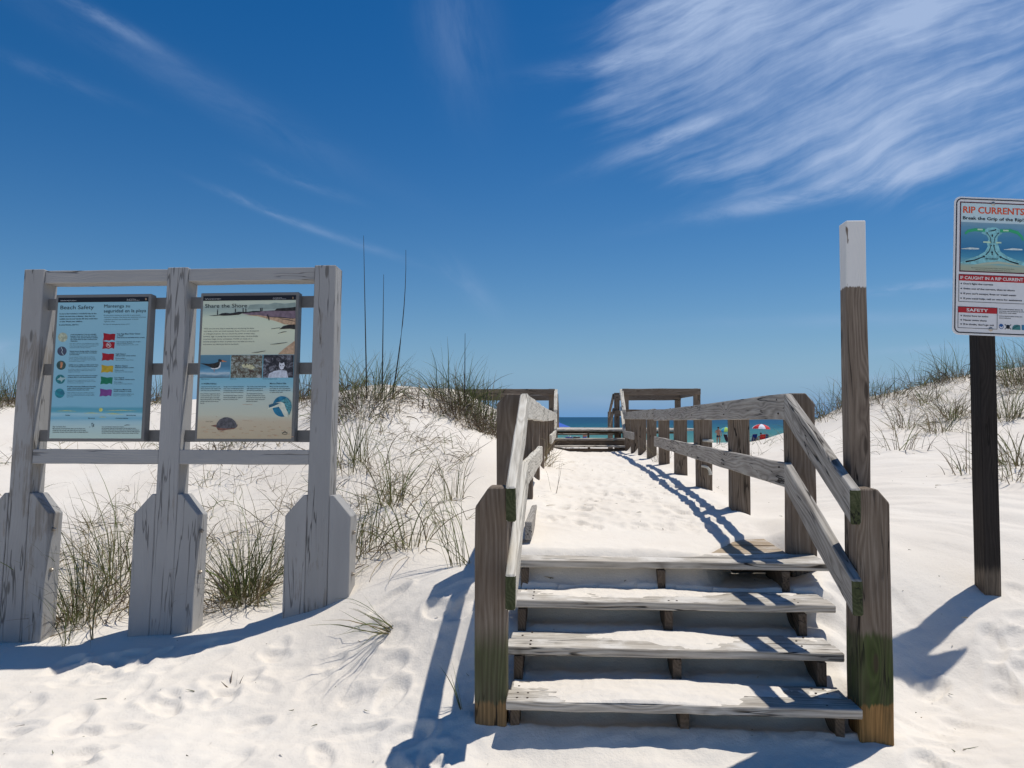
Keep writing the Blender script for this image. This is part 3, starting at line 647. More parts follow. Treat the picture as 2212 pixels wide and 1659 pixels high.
def art_beach():
    A_ = panel(-1, 'pale blue bilingual beach safety panel with warning flags', f1, 1, 1)
    bg = grad_mat('print_blue_sheet', [(0, (0.310, 0.558, 0.651)), (.55, (0.271, 0.527, 0.635)), (.775, (0.248, 0.527, 0.651)), (.79, (0.109, 0.372, 0.465)), (.815, (0.139, 0.434, 0.527)), (.83, (0.403, 0.651, 0.713)), (.86, (0.217, 0.496, 0.620)), (.885, (0.434, 0.651, 0.682)), (.92, (0.527, 0.698, 0.666)), (1, (0.589, 0.728, 0.620))], .03, (2.5, 26))
    sheet(A_, 'printed_sheet', bg, 0, 0, 1, 1, 1)
    A_.poly('lettering', INK, [(0, 0), (1, 0), (1, .034), (0, .034)], 2, raw=True)
    T = lambda *a, **k: A_.text('lettering', INK, *a, 3, **k); S = lambda *a, **k: A_.text('lettering|soft', GREYT, *a, 3, **k)
    A_.text('lettering|white', WHT, 'Gulf Islands National Seashore', 240, 385, 209, 9, 3); A_.text('lettering|white', WHT, 'National Park Service', 847, 930, 202, 7, 3); A_.text('lettering|white', WHT, 'U.S. Department of the Interior', 847, 965, 212, 7, 3)
    T('Beach Safety', 238, 545, 288, 36); T('Mantenga su', 640, 876, 276, 30); T('seguridad en la playa', 638, 1023, 322, 30)
    for i, (s_, x1) in enumerate((('In just a few minutes a wonderful day at the', 570), ('beach can turn into a disaster. Stay alert for', 560), ('sudden storms and marine life that could sting', 580), ('or bite. Watch your children.', 442))): T(s_, 231, x1, 335+i*24.5, 11, bold=.02)
    T('In emergencies, dial 911.', 227, 408, 440, 11, bold=.02)
    for i, (s_, x1) in enumerate((('En s\u00f3lo pocos minutos un lindo d\u00eda de playa puede', 972), ('volverse un desastre. Est\u00e9 alerta por repentinas tormentas', 1022), ('y animales mar\u00edtimos que pueden picar o morder.', 958), ('Vigile sus ni\u00f1os.', 738))): S(s_, 638, x1, 354+i*19, 10)
    S('En caso de emergencias, llame al 911.', 635, 878, 438, 10)
    def para(lines, x0, y, dy, cap, soft=False, bold=.02):
        for i, (s_, x1) in enumerate(lines): (S if soft else T)(s_, x0, x1, y+i*dy, cap, **({} if soft else dict(bold=bold)))
    para((('Avoid overexposure to the sun, especially', 568), ('between 10 a.m. and 3 p.m. Use sunscreen,', 577), ('sunglasses, hats, and long sleeves to protect', 582), ('skin. Drink plenty of water to help prevent', 575), ('dehydration.', 398)), 331, 530, 15.5, 9)
    para((('Evite sobre exposici\u00f3n al sol, especialmente entre 10am y', 596), ('3pm. Use crema protectora, gorras y mangas largas', 590), ('y tome mucha agua para prevenir la deshidrataci\u00f3n', 570), ('deshidrataci\u00f3n.', 520)), 324, 614, 13, 7, True)
    para((('Thunderstorms develop quickly. If swimming', 577), ('or fishing, get out of the water immediately', 573), ('and seek shelter.', 415)), 321, 688, 15.5, 9)
    para((('Si se est\u00e1 nadando, busque refugio en un edificio o', 556), ('veh\u00edculo. Las tormentas el\u00e9ctricas se forman r\u00e1pido.', 562), ('Si est\u00e1 nadando o pescando, salga del agua', 565), ('de inmediato y busque refugio.', 463)), 316, 741, 13, 7, True)
    para((('Jellyfish and sea nettles can inflict painful stings.', 590), ('To reduce pain apply vinegar and do not touch.', 580)), 313, 815, 15.5, 9)
    para((('Las medusas y ortigas de mar pueden causar picaduras', 562), ('dolorosas. Para reducir el dolor, aplique vinagre y no', 560), ('toque la herida.', 422)), 309, 853, 13, 7, True)
    para((('Sharks are present in park waters. Do not swim', 578), ('at dawn, dusk, or night. Avoid schools of fish.', 568)), 307, 915, 15.5, 9)
    para((('Hay tiburones en las aguas del parque. No nade al', 552), ('amanecer, al anochecer o de noche y evite', 562), ('los bancos de peces.', 455)), 303, 955, 13, 7, True)
    para((('Be aware of stingrays. Shuffle your feet while', 563), ('wading. Avoid grass beds and murky water.', 550), ('Soak puncture wounds in hot water.', 505)), 300, 1016, 15.5, 9)
    para((('Tenga cuidado con las rayas. Arrastre los pies al', 550), ('caminar por el agua. Evite las zonas con pasto y agua', 548), ('turbia. Trate las heridas punzantes con agua caliente', 550), ('agua caliente.', 358)), 295, 1070, 13, 7, True)
    cols = {'sun': (.46, .50, .36), 'storm': (.07, .08, .12), 'jelly': (.05, .10, .09), 'shark': (.03, .20, .22), 'ray': (.03, .25, .30)}
    for i, (nm, cx, cy, r) in enumerate((('sun', 259, 551, 44), ('storm', 252, 681, 43), ('jelly', 244, 813, 43), ('shark', 236, 943, 43), ('ray', 230, 1073, 44))):
        A_.disc('picture|'+nm, plain('print_'+nm, cols[nm], .5, .3, 0, .25, 60), cx, cy, r, r, 2)
    A_.line('picture|bolt', plain('print_lightning', (0.698, 0.850, 0.850)), [(245, 645), (258, 672), (250, 690), (266, 716)], 4, 3)
    A_.poly('picture|jb', plain('print_jelly_body', (0.542, 0.248, 0.124), .5, .3, 0, .5, 90), [(238, 780), (262, 788), (258, 812), (246, 842), (232, 836), (240, 810)], 3)
    A_.poly('picture|sb', plain('print_shark_body', (0.388, 0.558, 0.558)), [(205, 945), (235, 925), (240, 915), (250, 928), (298, 930), (262, 950), (245, 972), (240, 955)], 3)
    A_.poly('picture|rb', plain('print_ray_body', (0.031, 0.186, 0.264)), [(174, 1056), (228, 1062), (250, 1045), (280, 1076), (252, 1092), (228, 1070)], 3)
    fl = {'red': (.36, .012, .02), 'yellow': (.52, .36, .03), 'green': (.012, .19, .10), 'purple': (.20, .06, .25)}
    fm = {k: plain('flag_'+k, v, .5, .3, 0, .14, 40) for k, v in fl.items()}
    for nm, x, y in (('red', 630, 513), ('red|2', 625, 590), ('red|3', 619, 699), ('yellow', 612, 810), ('green', 606, 918), ('purple', 599, 1030)):
        pts = [(x+3, y), (x+30, y+6), (x+62, y+12), (x+90, y+8), (x+113, y+11), (x+110, y+40), (x+106, y+72), (x+82, y+64), (x+58, y+73), (x+30, y+68), (x-2, y+74), (x+6, y+38)]
        A_.poly('warning_flag|'+nm, fm[nm.split('|')[0]], pts, 2)
    A_.disc('flag_mark', WHT, 682, 628, 23, 22, 3); A_.disc('flag_mark|in', fm['red'], 682, 628, 19.5, 18.5, 4)
    A_.line('flag_mark|bar', WHT, [(668, 614), (697, 643)], 4, 5); A_.line('flag_mark|fig', WHT, [(670, 632), (680, 622), (694, 628)], 6, 5)
    for (t1, t2, t3, t4, x, y) in (('Two Flags Mean Water Closed', 'to Public', 'Highly dangerous surf and/or strong currents', 'Dos banderas significan que el agua', 757, 530), ('High Hazard', 'High surf and/or strong currents', 'Mucho peligro', 'Olaje fuerte y/o corrientes fuertes', 747, 717), ('Medium Hazard', 'Moderate surf and/or currents', 'Peligro medio', 'Olaje medio y/o corrientes moderadas', 741, 827), ('Low Hazard', 'Calm conditions, exercise caution', 'Poco peligro', 'Oleaje tranquilo, tenga precauci\u00f3n', 735, 937), ('Dangerous Marine Life', 'Stinging organisms or sharks', 'Animales marinos peligrosos', 'Organismos punzantes o tiburones', 728, 1047)):
        if y == 530:
            T(t1, x, 968, y, 12, bold=.01); T(t2, x, x+60, y+17, 12, bold=.01); T(t3, x, 1010, y+33, 9, bold=.02); S(t4, x-2, 972, 602, 10); S('est\u00e1 prohibida al p\u00fablico', x-2, 903, 616, 10); S('Oleaje muy peligroso y/o corrientes fuertes', x-2, 955, 630, 8)
        else:
            T(t1, x, x+(88, 112, 85, 160)[(717, 827, 937, 1047).index(y)], y, 12, bold=.01); T(t2, x, x+(182, 170, 185, 162)[(717, 827, 937, 1047).index(y)], y+15, 9, bold=.02)
            S(t3, x-3, x+(88, 80, 72, 184)[(717, 827, 937, 1047).index(y)], y+39, 10); S(t4, x-3, x+162, y+54, 8)
    yl = plain('print_yellow', (0.698, 0.698, 0.186), .5, .3, 0, .2, 50)
    A_.disc('picture|sunrise', yl, 610, 1226, 17, 17, 3)
    for (x0, x1, y, w_) in ((200, 385, 1238, 6), (455, 600, 1258, 6), (650, 935, 1234, 5), (660, 775, 1262, 5), (590, 660, 1295, 6), (690, 820, 1268, 4)): A_.line('picture|sunrise', yl, [(x0, y), ((x0+x1)/2, y-4), (x1, y+2)], [1, w_, 1], 3)
    for s_, x0, x1, y in (('Sandbar', 283, 328, 1280), ('Rip current', 493, 556, 1307), ('Barra de arena', 847, 930, 1281), ('Corriente resacosa', 746, 860, 1308)): T(s_, x0, x1, y, 9, bold=.02)
    A_.line('lettering', INK, [(527, 1348), (532, 1386)], 4, 3); A_.line('lettering', INK, [(524, 1352), (540, 1349)], 4, 3); A_.line('lettering', INK, [(545, 1356), (543, 1382)], 6, 3); A_.line('lettering', INK, [(503, 1384), (515, 1384)], 3, 3); A_.line('lettering', INK, [(825, 1370), (850, 1364), (878, 1366)], [2, 6, 2], 3)
    T('Rip Currents Kill', 167, 283, 1387, 12); T('Las corrientes resacosas matan', 620, 822, 1386, 10)
    para((('Rip currents commonly form after storms. If you are', 466), ('caught in a rip current, stay calm. Do not try to swim', 470), ('against the current. Swim right or left to escape the flow', 494)), 165, 1403, 16, 9)
    para((('Las corrientes resacosas com\u00fanmente se forman despu\u00e9s de las', 930), ('tormentas y pueden aparecer de un d\u00eda a otro. Si usted es arrastrado por', 962), ('una corriente resacosa, mantenga la calma. No trate de nadar contra la', 966), ('corriente resacosa. Nade a derecha o izquierda para escapar del flujo.', 957)), 618, 1399, 14.5, 8)
    A_.disc('emblem', plain('print_emblem', (0.465, 0.310, 0.186)), 1022, 200, 7, 11, 3, 10)
    A_.flush({'warning_flag|red': 'uppermost plain red flag', 'warning_flag|red|2': 'red flag with a no swimming mark', 'warning_flag|red|3': 'single red flag of the high hazard line', 'warning_flag|yellow': 'yellow flag', 'warning_flag|green': 'green flag', 'warning_flag|purple': 'purple flag'})
art_beach()
def art_shore():
    A_ = panel(0, 'shoreline wildlife panel with beach photographs and a turtle', f2, 1, 1)
    q = lambda y: (y-171)/1335
    top = grad_mat('print_shore_photo', [(0, (0.558, 0.620, 0.496)), (.06, (0.620, 0.682, 0.527)), (.13, (0.372, 0.465, 0.419)), (.22, (0.465, 0.558, 0.465)), (.32, (0.682, 0.744, 0.558)), (.62, (0.728, 0.759, 0.558)), (1, (0.620, 0.651, 0.496))], .10, (4, 60))
    sheet(A_, 'printed_sheet', top, 0, .03, 1, q(728), 1, 'photograph of surf washing up a beach')
    low = grad_mat('print_sand_photo', [(0, (0.202, 0.480, 0.589)), (.22, (0.202, 0.512, 0.635)), (.38, (0.310, 0.574, 0.651)), (.46, (0.558, 0.666, 0.589)), (.72, (0.651, 0.651, 0.496)), (.80, (0.651, 0.542, 0.372)), (1, (0.589, 0.480, 0.310))], .06, (6, 40), 3.0)
    sheet(A_, 'printed_sheet', low, 0, q(728), 1, 1, 1, 'photograph of a sandy beach under blue text area')
    T = lambda *a, **k: A_.text('lettering', INK, *a, 4, **k)
    A_.poly('lettering', INK, [(0, 0), (1, 0), (1, .034), (0, .034)], 2, raw=True)
    A_.text('lettering|white', WHT, 'Gulf Islands National Seashore', 209, 356, 203, 9, 3); A_.text('lettering|white', WHT, 'National Park Service', 835, 918, 199, 7, 3); A_.text('lettering|white', WHT, 'U.S. Department of the Interior', 835, 956, 209, 7, 3)
    hill = plain('print_far_hill', (0.310, 0.388, 0.341), .5, .3, 0, .1); sandc = plain('print_shore_sand', (0.558, 0.372, 0.232), .5, .3, 0, .2, 60); foam = plain('print_foam', (0.744, 0.775, 0.589), .5); purp = plain('print_wet_sand', (0.217, 0.155, 0.186), .5, .3, 0, .2, 50); drk = plain('print_dark', (0.034, 0.031, 0.028), .5, .3, 0, .4, 60)
    A_.poly('picture|hill', hill, [(600, 300), (620, 262), (700, 252), (790, 258), (850, 240), (940, 252), (1040, 240), (1040, 300)], 2)
    A_.poly('picture|beach', purp, [(520, 335), (700, 322), (860, 312), (1040, 318), (1040, 400), (800, 372), (640, 356)], 3)
    A_.poly('picture|sand', sandc, [(560, 352), (700, 356), (800, 372), (1040, 392), (1040, 452), (940, 446), (860, 415), (700, 368)], 4)
    A_.poly('picture|bush', drk, [(848, 316), (870, 296), (930, 292), (1000, 288), (1042, 282), (1040, 318), (940, 321)], 4)
    A_.poly('picture|rocks', drk, [(240, 358), (330, 352), (365, 336), (400, 332), (440, 338), (520, 324), (600, 326), (650, 318), (740, 318), (700, 328), (560, 336), (520, 352), (440, 358), (380, 360), (340, 357), (300, 361)], 4)
    A_.poly('picture|wrack', drk, [(892, 492), (930, 462), (985, 448), (1036, 446), (1036, 494), (990, 488)], 4)
    A_.poly('picture|corner', sandc, [(880, 727), (930, 680), (975, 645), (1034, 600), (1031, 727)], 3)
    for p_ in ([(640, 712), (700, 706), (768, 694)], [(812, 634), (880, 628), (968, 616)], [(880, 532), (930, 518), (960, 514)], [(900, 392), (980, 405), (1036, 420)], [(780, 374), (900, 380), (1034, 396)], [(820, 488), (900, 478)]): A_.line('picture|line', drk, p_, [2]+[7]*(len(p_)-2)+[3] if len(p_) > 2 else 4, 5)
    for (x, y, h) in ((325, 350, 52), (490, 326, 32), (561, 326, 36), (586, 326, 34), (722, 322, 32), (735, 320, 30)):
        A_.line('picture|figures', drk, [(x, y), (x, y-h*.75)], 8, 5); A_.disc('picture|figures', drk, x, y-h*.88, 4.5, 5, 5, 8)
    A_.line('picture|figures', drk, [(796, 408), (793, 372), (782, 352)], [3, 9, 8], 5); A_.line('picture|figures', drk, [(802, 408), (800, 375)], 4, 5); A_.line('picture|figures', drk, [(778, 388), (786, 362)], 3, 5)
    T('Share the Shore', 209, 597, 283, 36)
    for i, (s_, x1) in enumerate((('While you are here, keep in mind that you are sharing the shore', 662), ('with birds, turtles, and small mammals. Some of them are threatened', 703), ('or endangered species. Do not disturb the animals or their nests,', 670), ('burrows, eggs, or young. Stay out of protected areas. Use boardwalks', 700), ('to protect fragile shores and habitats. Wildlife can choke on or', 648), ('become entangled in litter, so please carry out what you carry in', 664), ('and remove any debris you find on the beach.', 522))): T(s_, 198-i*.8, x1, 486+i*24.7, 11)
    p1 = grad_mat('print_bird_photo', [(0, (0.124, 0.264, 0.341)), (.5, (0.078, 0.217, 0.326)), (.72, (0.186, 0.403, 0.558)), (.80, (0.542, 0.651, 0.682)), (.88, (0.217, 0.388, 0.496)), (1, (0.109, 0.186, 0.232))], .25, (3, 9))
    def sub(name, mat, x0, x1, lab): y0, y1 = q(731), q(944); u = lambda x: (x-168)/860; sheet(A_, name, mat, u(x0), y0, u(x1), y1, 2, lab)
    sub('photograph', p1, 168, 445, 'photograph of a black and white wading bird')
    def mottled(name, cs, sc):
        m, N, b = newmat(name); x, y, z = N.sep(N.attr('pv')[1]); nz = N.noise(N.comb(N.m('MULTIPLY', x, sc), N.m('MULTIPLY', y, sc*.8), 1.7), 1, 5, .7, .8)
        N.put(b.inputs['Base Color'], N.ramp(N.step(nz, .3, .7, False), cs)); b.inputs['Roughness'].default_value = .45; return m
    sub('photograph', mottled('print_crab_photo', [(0, (.03, .015, .012)), (.35, (.12, .08, .05)), (.55, (.20, .22, .16)), (.8, (.42, .42, .38)), (1, (.5, .5, .48))], 9), 452, 741, 'photograph of a crab among twigs')
    sub('photograph', mottled('print_mouse_photo', [(0, (.01, .01, .012)), (.45, (.03, .026, .03)), (.6, (.10, .09, .10)), (1, (.34, .36, .40))], 6), 748, 1026, 'photograph of a pale mouse at its burrow')
    A_.poly('picture|bird', drk, [(165, 806), (250, 812), (300, 806), (335, 792), (333, 772), (350, 767), (368, 778), (360, 800), (356, 840), (330, 856), (290, 855), (250, 838)], 3)
    A_.poly('picture|birdw', WHT, [(352, 792), (360, 800), (354, 845), (325, 862), (280, 862), (262, 850), (300, 854), (335, 846), (348, 820)], 4); A_.poly('picture|bill', plain('print_orange', (0.651, 0.232, 0.093)), [(366, 774), (416, 794), (368, 794)], 4)
    A_.line('picture|bill', MATS['print_orange'], [(297, 862), (298, 886)], 4, 4)
    A_.poly('picture|mouse', plain('print_mouse', (0.744, 0.744, 0.775), .5, .3, 0, .1), [(895, 800), (908, 812), (922, 810), (936, 800), (943, 830), (930, 862), (915, 870), (900, 862), (890, 832)], 3)
    for x in (904, 929): A_.disc('picture|eyes', drk, x, 830, 4, 5, 4, 10)
    A_.poly('picture|burrow', plain('print_burrow_sand', (0.620, 0.651, 0.713), .5, .3, 0, .2, 60), [(790, 944), (800, 905), (850, 880), (910, 872), (960, 880), (975, 944)], 3)
    for x in (586, 610): A_.disc('picture|eyes', drk, x, 822, 5, 7, 4, 10)
    A_.poly('picture|crab', plain('print_crab', (0.589, 0.558, 0.341), .5, .3, 0, .3, 60), [(550, 822), (600, 812), (650, 826), (672, 850), (640, 870), (600, 852), (560, 846)], 3)
    for x0, x1, s_ in ((180, 254, 'Black skimmer'), (445, 500, 'Ghost crab'), (742, 872, 'Perdido Key beach mouse')): T(s_, x0, x1, 958, 8)
    T('A Wildlife Habitat', 180, 318, 1004, 13, bold=.01); T('Marine Debris Kills', 808, 956, 1004, 13, bold=.01)
    def para(lines, x0, y):
        for i, (s_, x1) in enumerate(lines): T(s_, x0-i*.7, x1, y+i*17.5, 8.5, bold=.01)
    para((('Least terns, snowy plovers, and', 350), ('black skimmers make nests in the', 360), ('sand. Stay out of protected areas.', 354)), 178, 1030); para((("Kemp's Ridley, loggerhead, green,", 356), ('and leatherback sea turtles crawl', 352), ('ashore and lay eggs in the sand.', 346), ('About 60 days later, the hatchlings', 358), ('emerge and make their way to', 338), ('the sea.', 210)), 174, 1096)
    para((('Rangers and trained volunteers', 570), ('mark nests of endangered and/or', 570), ('threatened sea turtles to monitor', 568), ('and protect them from predators.', 566)), 386, 1030); para((('The Perdido Key beach mouse is', 564), ('nocturnal and feeds on seeds of', 560), ('sea oats and dune grass.', 516)), 383, 1113)
    para((('This small mouse is threatened', 770), ('with extinction because of', 744), ('diminishing coastal habitat.', 748)), 598, 1030); para((('The National Park Service', 742), ('provides boardwalks for beach', 762), ('access and to protect the dunes.', 768), ('Constructed, plants thrive and', 760), ('stabilize the dunes.', 696)), 595, 1096)
    para((('Many animals including birds', 976), ('and turtles, die when they become', 990), ('entangled in nets and fishing lines', 996), ('or ingest plastic trash.', 928)), 808, 1030)
    A_.disc('picture|disc', plain('print_blue_disc', (0.023, 0.186, 0.310), .5, .3, 0, .3, 30), 920, 1210, 87, 95, 3, 40)
    A_.poly('picture|gull', plain('print_gull', (0.744, 0.775, 0.620), .5, .3, 0, .15), [(786, 1240), (805, 1192), (850, 1178), (905, 1166), (940, 1180), (950, 1215), (975, 1260), (975, 1305), (940, 1300), (915, 1250), (890, 1212), (840, 1222)], 4)
    A_.poly('picture|net', plain('print_net', (0.093, 0.310, 0.341), .5, .3, 0, .6, 120), [(905, 1160), (960, 1130), (1002, 1170), (1005, 1230), (985, 1290), (960, 1240), (940, 1185)], 5)
    A_.poly('picture|gullback', plain('print_gull_wing', (0.046, 0.139, 0.202)), [(800, 1195), (860, 1176), (900, 1180), (850, 1205), (800, 1222)], 5)
    shell = plain('print_turtle_shell', (0.116, 0.109, 0.116), .5, .3, 0, .35, 60)
    A_.poly('picture|turtle', shell, [(318, 1398), (325, 1362), (350, 1330), (390, 1311), (425, 1309), (465, 1322), (495, 1350), (512, 1388), (500, 1406), (420, 1412), (350, 1408)], 3)
    A_.poly('picture|flip', plain('print_turtle_limb', (0.232, 0.109, 0.078), .5, .3, 0, .3, 60), [(266, 1388), (300, 1380), (325, 1376), (330, 1398), (345, 1402), (440, 1412), (500, 1400), (518, 1368), (512, 1395), (480, 1418), (430, 1422), (380, 1432), (335, 1428), (320, 1400)], 2)
    T('Green turtle', 224, 286, 1352, 8)
    for i in range(46):
        x, y = random.uniform(150, 1000), random.uniform(1395, 1495); A_.line('picture|marks', sandc, [(x, y), (x+random.uniform(15, 45), y+random.uniform(-5, 5))], random.uniform(2, 6), 2)
    for x, y in ((560, 1190), (720, 1375), (755, 1325), (835, 1350), (560, 1340), (315, 1302)): A_.line('picture|marks', drk, [(x, y), (x+12 if x != 560 else x+90, y+3)], 3, 2)
    for (a_, b_) in (((920, 1465), (945, 1435)), ((945, 1435), (968, 1462)), ((918, 1452), (968, 1448)), ((930, 1466), (962, 1466))): A_.line('emblem', drk, [a_, b_], 4, 3)
    A_.disc('emblem|arrow', plain('print_emblem2', (.30, .20, .12)), 1017, 197, 7, 11, 3, 10)
    A_.flush()
art_shore()

# ------------------------------------------------------------------ rip current sign on its post
RX, RY = 2.60, 4.45
pz = hz(2.74, 4.5)
rc = empty('sign_post', (2.74, 4.52, pz), 'dark stained square sign post standing in the sand, holding a rip current warning sign', 'sign')
def vbox(name, x0, x1, y0, y1, z0, z1, mat, parent, **k):
    return timber(name, [Vector((x0, y0, z0)), Vector((x1, y0, z0)), Vector((x1, y0, z1)), Vector((x0, y0, z1))], Vector((0, y1-y0, 0)), (0, 0, 1), mat, parent, **k)
ppx = at(2120, 901, RY+.012).x
timber('post', [Vector((ppx-.012, RY+.01, -.3)), Vector((ppx+.084, RY+.01, -.3)), Vector((ppx+.097, RY+.01, 2.60)), Vector((ppx+.001, RY+.01, 2.60))], Vector((0, .10, 0)), (0, 0, 1), W_DARK, rc, bevel=.004)
def art_rip():
    f = lambda x, y: ((x-(80-30*(y-65)/1500))/855, (y-65)/1500)
    TL = at(2062, 424, RY); BL = at(2057, 722, RY); ez = (TL-BL).normalized(); ex = Vector((1, 0, 0)); ex = (ex-ez*ex.dot(ez)).normalized()
    w = at(2230, 424, RY).x-TL.x; h = (TL-BL).length; yb = Vector((0, .004, 0))
    alu = plain('sign_aluminium_white', (.74, .74, .74), .4, .4, 0, .03)
    def rr(x0, y0, x1, y1, r, n=7):
        pts = []
        for cx, cy, t0 in ((x1-r, y0+r, 0), (x0+r, y0+r, 1), (x0+r, y1-r, 2), (x1-r, y1-r, 3)):
            for k in range(n+1): t = (t0+k/n)*math.pi/2; pts.append((cx+r*math.cos(t), cy-r*math.sin(t)))
        return pts
    hz_ = h/w*855/1500   # y units per x unit
    def RRu(x0, y0, x1, y1, r, n=7):   # in sheet units 0..1
        ru, rv = r/w, r/h; pts = []
        for cx, cy, t0 in ((x1-ru, y0+rv, 0), (x0+ru, y0+rv, 1), (x0+ru, y1-rv, 2), (x1-ru, y1-rv, 3)):
            for k in range(n+1): t = (t0+k/n)*math.pi/2; pts.append((cx+ru*math.cos(t), cy-rv*math.sin(t)))
        return pts
    A0 = Art(TL, ex, ez, w, h, f, None); out = [A0.pt(u, v, 0) for u, v in RRu(0, 0, 1, 1, .038)]
    pl = timber('sign_plate', out, Vector((0, .005, 0)), ez, alu, rc, bevel=0, cuts=1, jit=0); A_ = Art(TL, ex, ez, w, h, f, pl)
    def ring(key, mat, p0, p1, lay):
        n_ = len(p0); vs = [A_.pt(*q_, lay) for q_ in p0]+[A_.pt(*q_, lay) for q_ in p1]; A_.add(key, mat, vs, [(i, (i+1) % n_, n_+(i+1) % n_, n_+i) for i in range(n_)])
    ring('border', INK, RRu(.022, .012, .978, .988, .032), RRu(.036, .020, .964, .980, .026), 2)
    RED = plain('sign_red', (.46, .022, .028), .5, .3, 0, .08); OR = plain('sign_orange', (.72, .09, .02), .5); MAR = plain('sign_maroon', (.14, .012, .03), .5)
    X0, X1 = 140, 870; dx = lambda y: -22*(y-120)/1400
    def box(key, mat, x0, y0, x1, y1, t, lay):
        for (a_, b_, c_, d_) in ((x0, y0, x1, y0+t), (x0, y1-t, x1, y1), (x0, y0+t, x0+t, y1-t), (x1-t, y0+t, x1, y1-t)):
            A_.poly(key, mat, [(a_+dx(b_), b_), (c_+dx(b_), b_), (c_+dx(d_), d_), (a_+dx(d_), d_)], lay)
    box('border|red', MAR, X0, 120, X1, 884, 8, 2); box('border|dark', INK, X0+7, 128, X1-7, 876, 4, 3)
    pic = grad_mat('print_rip_diagram', [(0, (0.217, 0.372, 0.465)), (.12, (0.139, 0.326, 0.465)), (.3, (0.078, 0.264, 0.434)), (.55, (0.039, 0.202, 0.388)), (.72, (0.078, 0.310, 0.465)), (.83, (0.217, 0.465, 0.512)), (.90, (0.403, 0.465, 0.341)), (1, (0.434, 0.449, 0.326))], .12, (3, 14), 5.0)
    pb = plain('print_pale_band', (0.558, 0.713, 0.744), .5)
    A_.poly('printed_sheet|head', pb, [(152, 134), (857, 134), (853, 341), (148, 341)], 1)
    u0, v0 = f(148, 341); u1, v1 = f(853, 872)
    vs = [A_.pt(*f(a_, b_), 1) for a_, b_ in ((148, 341), (853, 341), (843, 872), (136, 872))]; o = obj('printed_sheet', vs, [(3, 2, 1, 0)], pic, pl); aa = o.data.attributes.new('pv', 'FLOAT_VECTOR', 'POINT'); aa.data.foreach_set('vector', [0, 0, 0, 1, 0, 0, 1, 1, 0, 0, 1, 0])
    A_.text('lettering|orange', OR, 'RIP CURRENTS', 172, 842, 241, 70, 3, bold=.02); A_.text('lettering', INK, 'Break the Grip of the Rip!', 169, 834, 313, 34, 3, bold=.02)
    lt = plain('print_rip_water', (0.248, 0.558, 0.589), .5, .3, 0, .2, 60); grn = plain('print_rip_green', (0.046, 0.419, 0.186), .5); fo = plain('print_rip_foam', (0.651, 0.744, 0.713), .5, .3, 0, .15, 60)
    A_.poly('picture|channel', lt, [(130, 790), (220, 745), (330, 705), (410, 655), (440, 600), (430, 560), (450, 520), (430, 480), (370, 455), (400, 430), (440, 395), (520, 385), (570, 405), (600, 450), (555, 485), (545, 520), (550, 560), (580, 650), (660, 700), (760, 735), (848, 760), (846, 800), (700, 775), (490, 768), (300, 800)], 2)
    A_.line('picture|shore', plain('print_rip_shore', (0.465, 0.527, 0.403)), [(270, 812), (400, 788), (560, 770), (700, 782), (840, 800)], [6, 22, 26, 20, 6], 3)
    A_.line('picture|green', grn, [(192, 470), (230, 438), (300, 422), (410, 424)], [22, 30, 32, 34], 3); A_.line('picture|green', grn, [(576, 424), (690, 416), (770, 438), (812, 478), (828, 520)], [34, 34, 34, 26, 12], 3)
    for x0, x1, y in ((150, 345, 628), (615, 820, 618)): A_.line('picture|foam', fo, [(x0, y+8), ((x0+x1)/2, y), (x1, y)], [4, 22, 14], 3)
    for x0, x1, y in ((390, 470, 553), (530, 588, 553), (328, 385, 418), (608, 668, 418)): A_.rect('picture|tag', plain('print_rip_tag', (0.558, 0.775, 0.558), .5) if 'print_rip_tag' not in MATS else MATS['print_rip_tag'], x0, y-8, x1, y+8, 4)
    def arrow(pts, wd, hs):
        A_.line('picture|arrows', INK, pts, wd, 4); p, q_ = Vector((*pts[-2], 0)), Vector((*pts[-1], 0)); d = (q_-p).normalized(); n_ = Vector((-d.y, d.x, 0)); tip = q_+d*hs
        A_.poly('picture|arrows', INK, [tuple((q_+n_*hs*.6)[:2]), tuple(tip[:2]), tuple((q_-n_*hs*.6)[:2])], 4)
    arrow([(196, 776), (300, 752), (392, 712)], [16, 12, 9], 24); arrow([(776, 776), (680, 752), (586, 712)], [16, 12, 9], 24)
    arrow([(418, 692), (455, 650), (474, 592)], [10, 8, 6], 18); arrow([(556, 692), (520, 650), (508, 592)], [10, 8, 6], 18)
    arrow([(476, 562), (468, 500), (436, 456)], [6, 6, 5], 16); arrow([(508, 562), (518, 500), (552, 456)], [6, 6, 5], 16)
    arrow([(487, 692), (487, 668)], [10, 10], 22); arrow([(491, 494), (491, 480)], [10, 10], 18)
    A_.line('picture|swimmer', INK, [(445, 434), (480, 428), (510, 422), (534, 414)], [3, 7, 12, 4], 5); A_.disc('picture|swimmer', INK, 523, 412, 6, 7, 5, 10)
    A_.text('lettering', INK, 'RIP CURRENT', 416, 555, 742, 17, 5, bold=.01); A_.text('lettering', INK, 'Rip currents are powerful currents of water moving away from shore.', 258, 730, 840, 9, 4); A_.text('lettering', INK, 'They can sweep even the strongest swimmer out to sea.', 302, 684, 860, 9, 4)
    def bar(y0, y1, x0, x1): A_.poly('banner', RED, [(x0+dx(y0), y0), (x1+dx(y0), y0), (x1+dx(y1), y1), (x0+dx(y1), y1)], 1)
    bar(914, 980, 135, 868); bar(1264, 1326, 130, 562)
    box('border|a', INK, 135, 910, 868, 1210, 5, 2); box('border|b', INK, 130, 1260, 562, 1494, 5, 2)
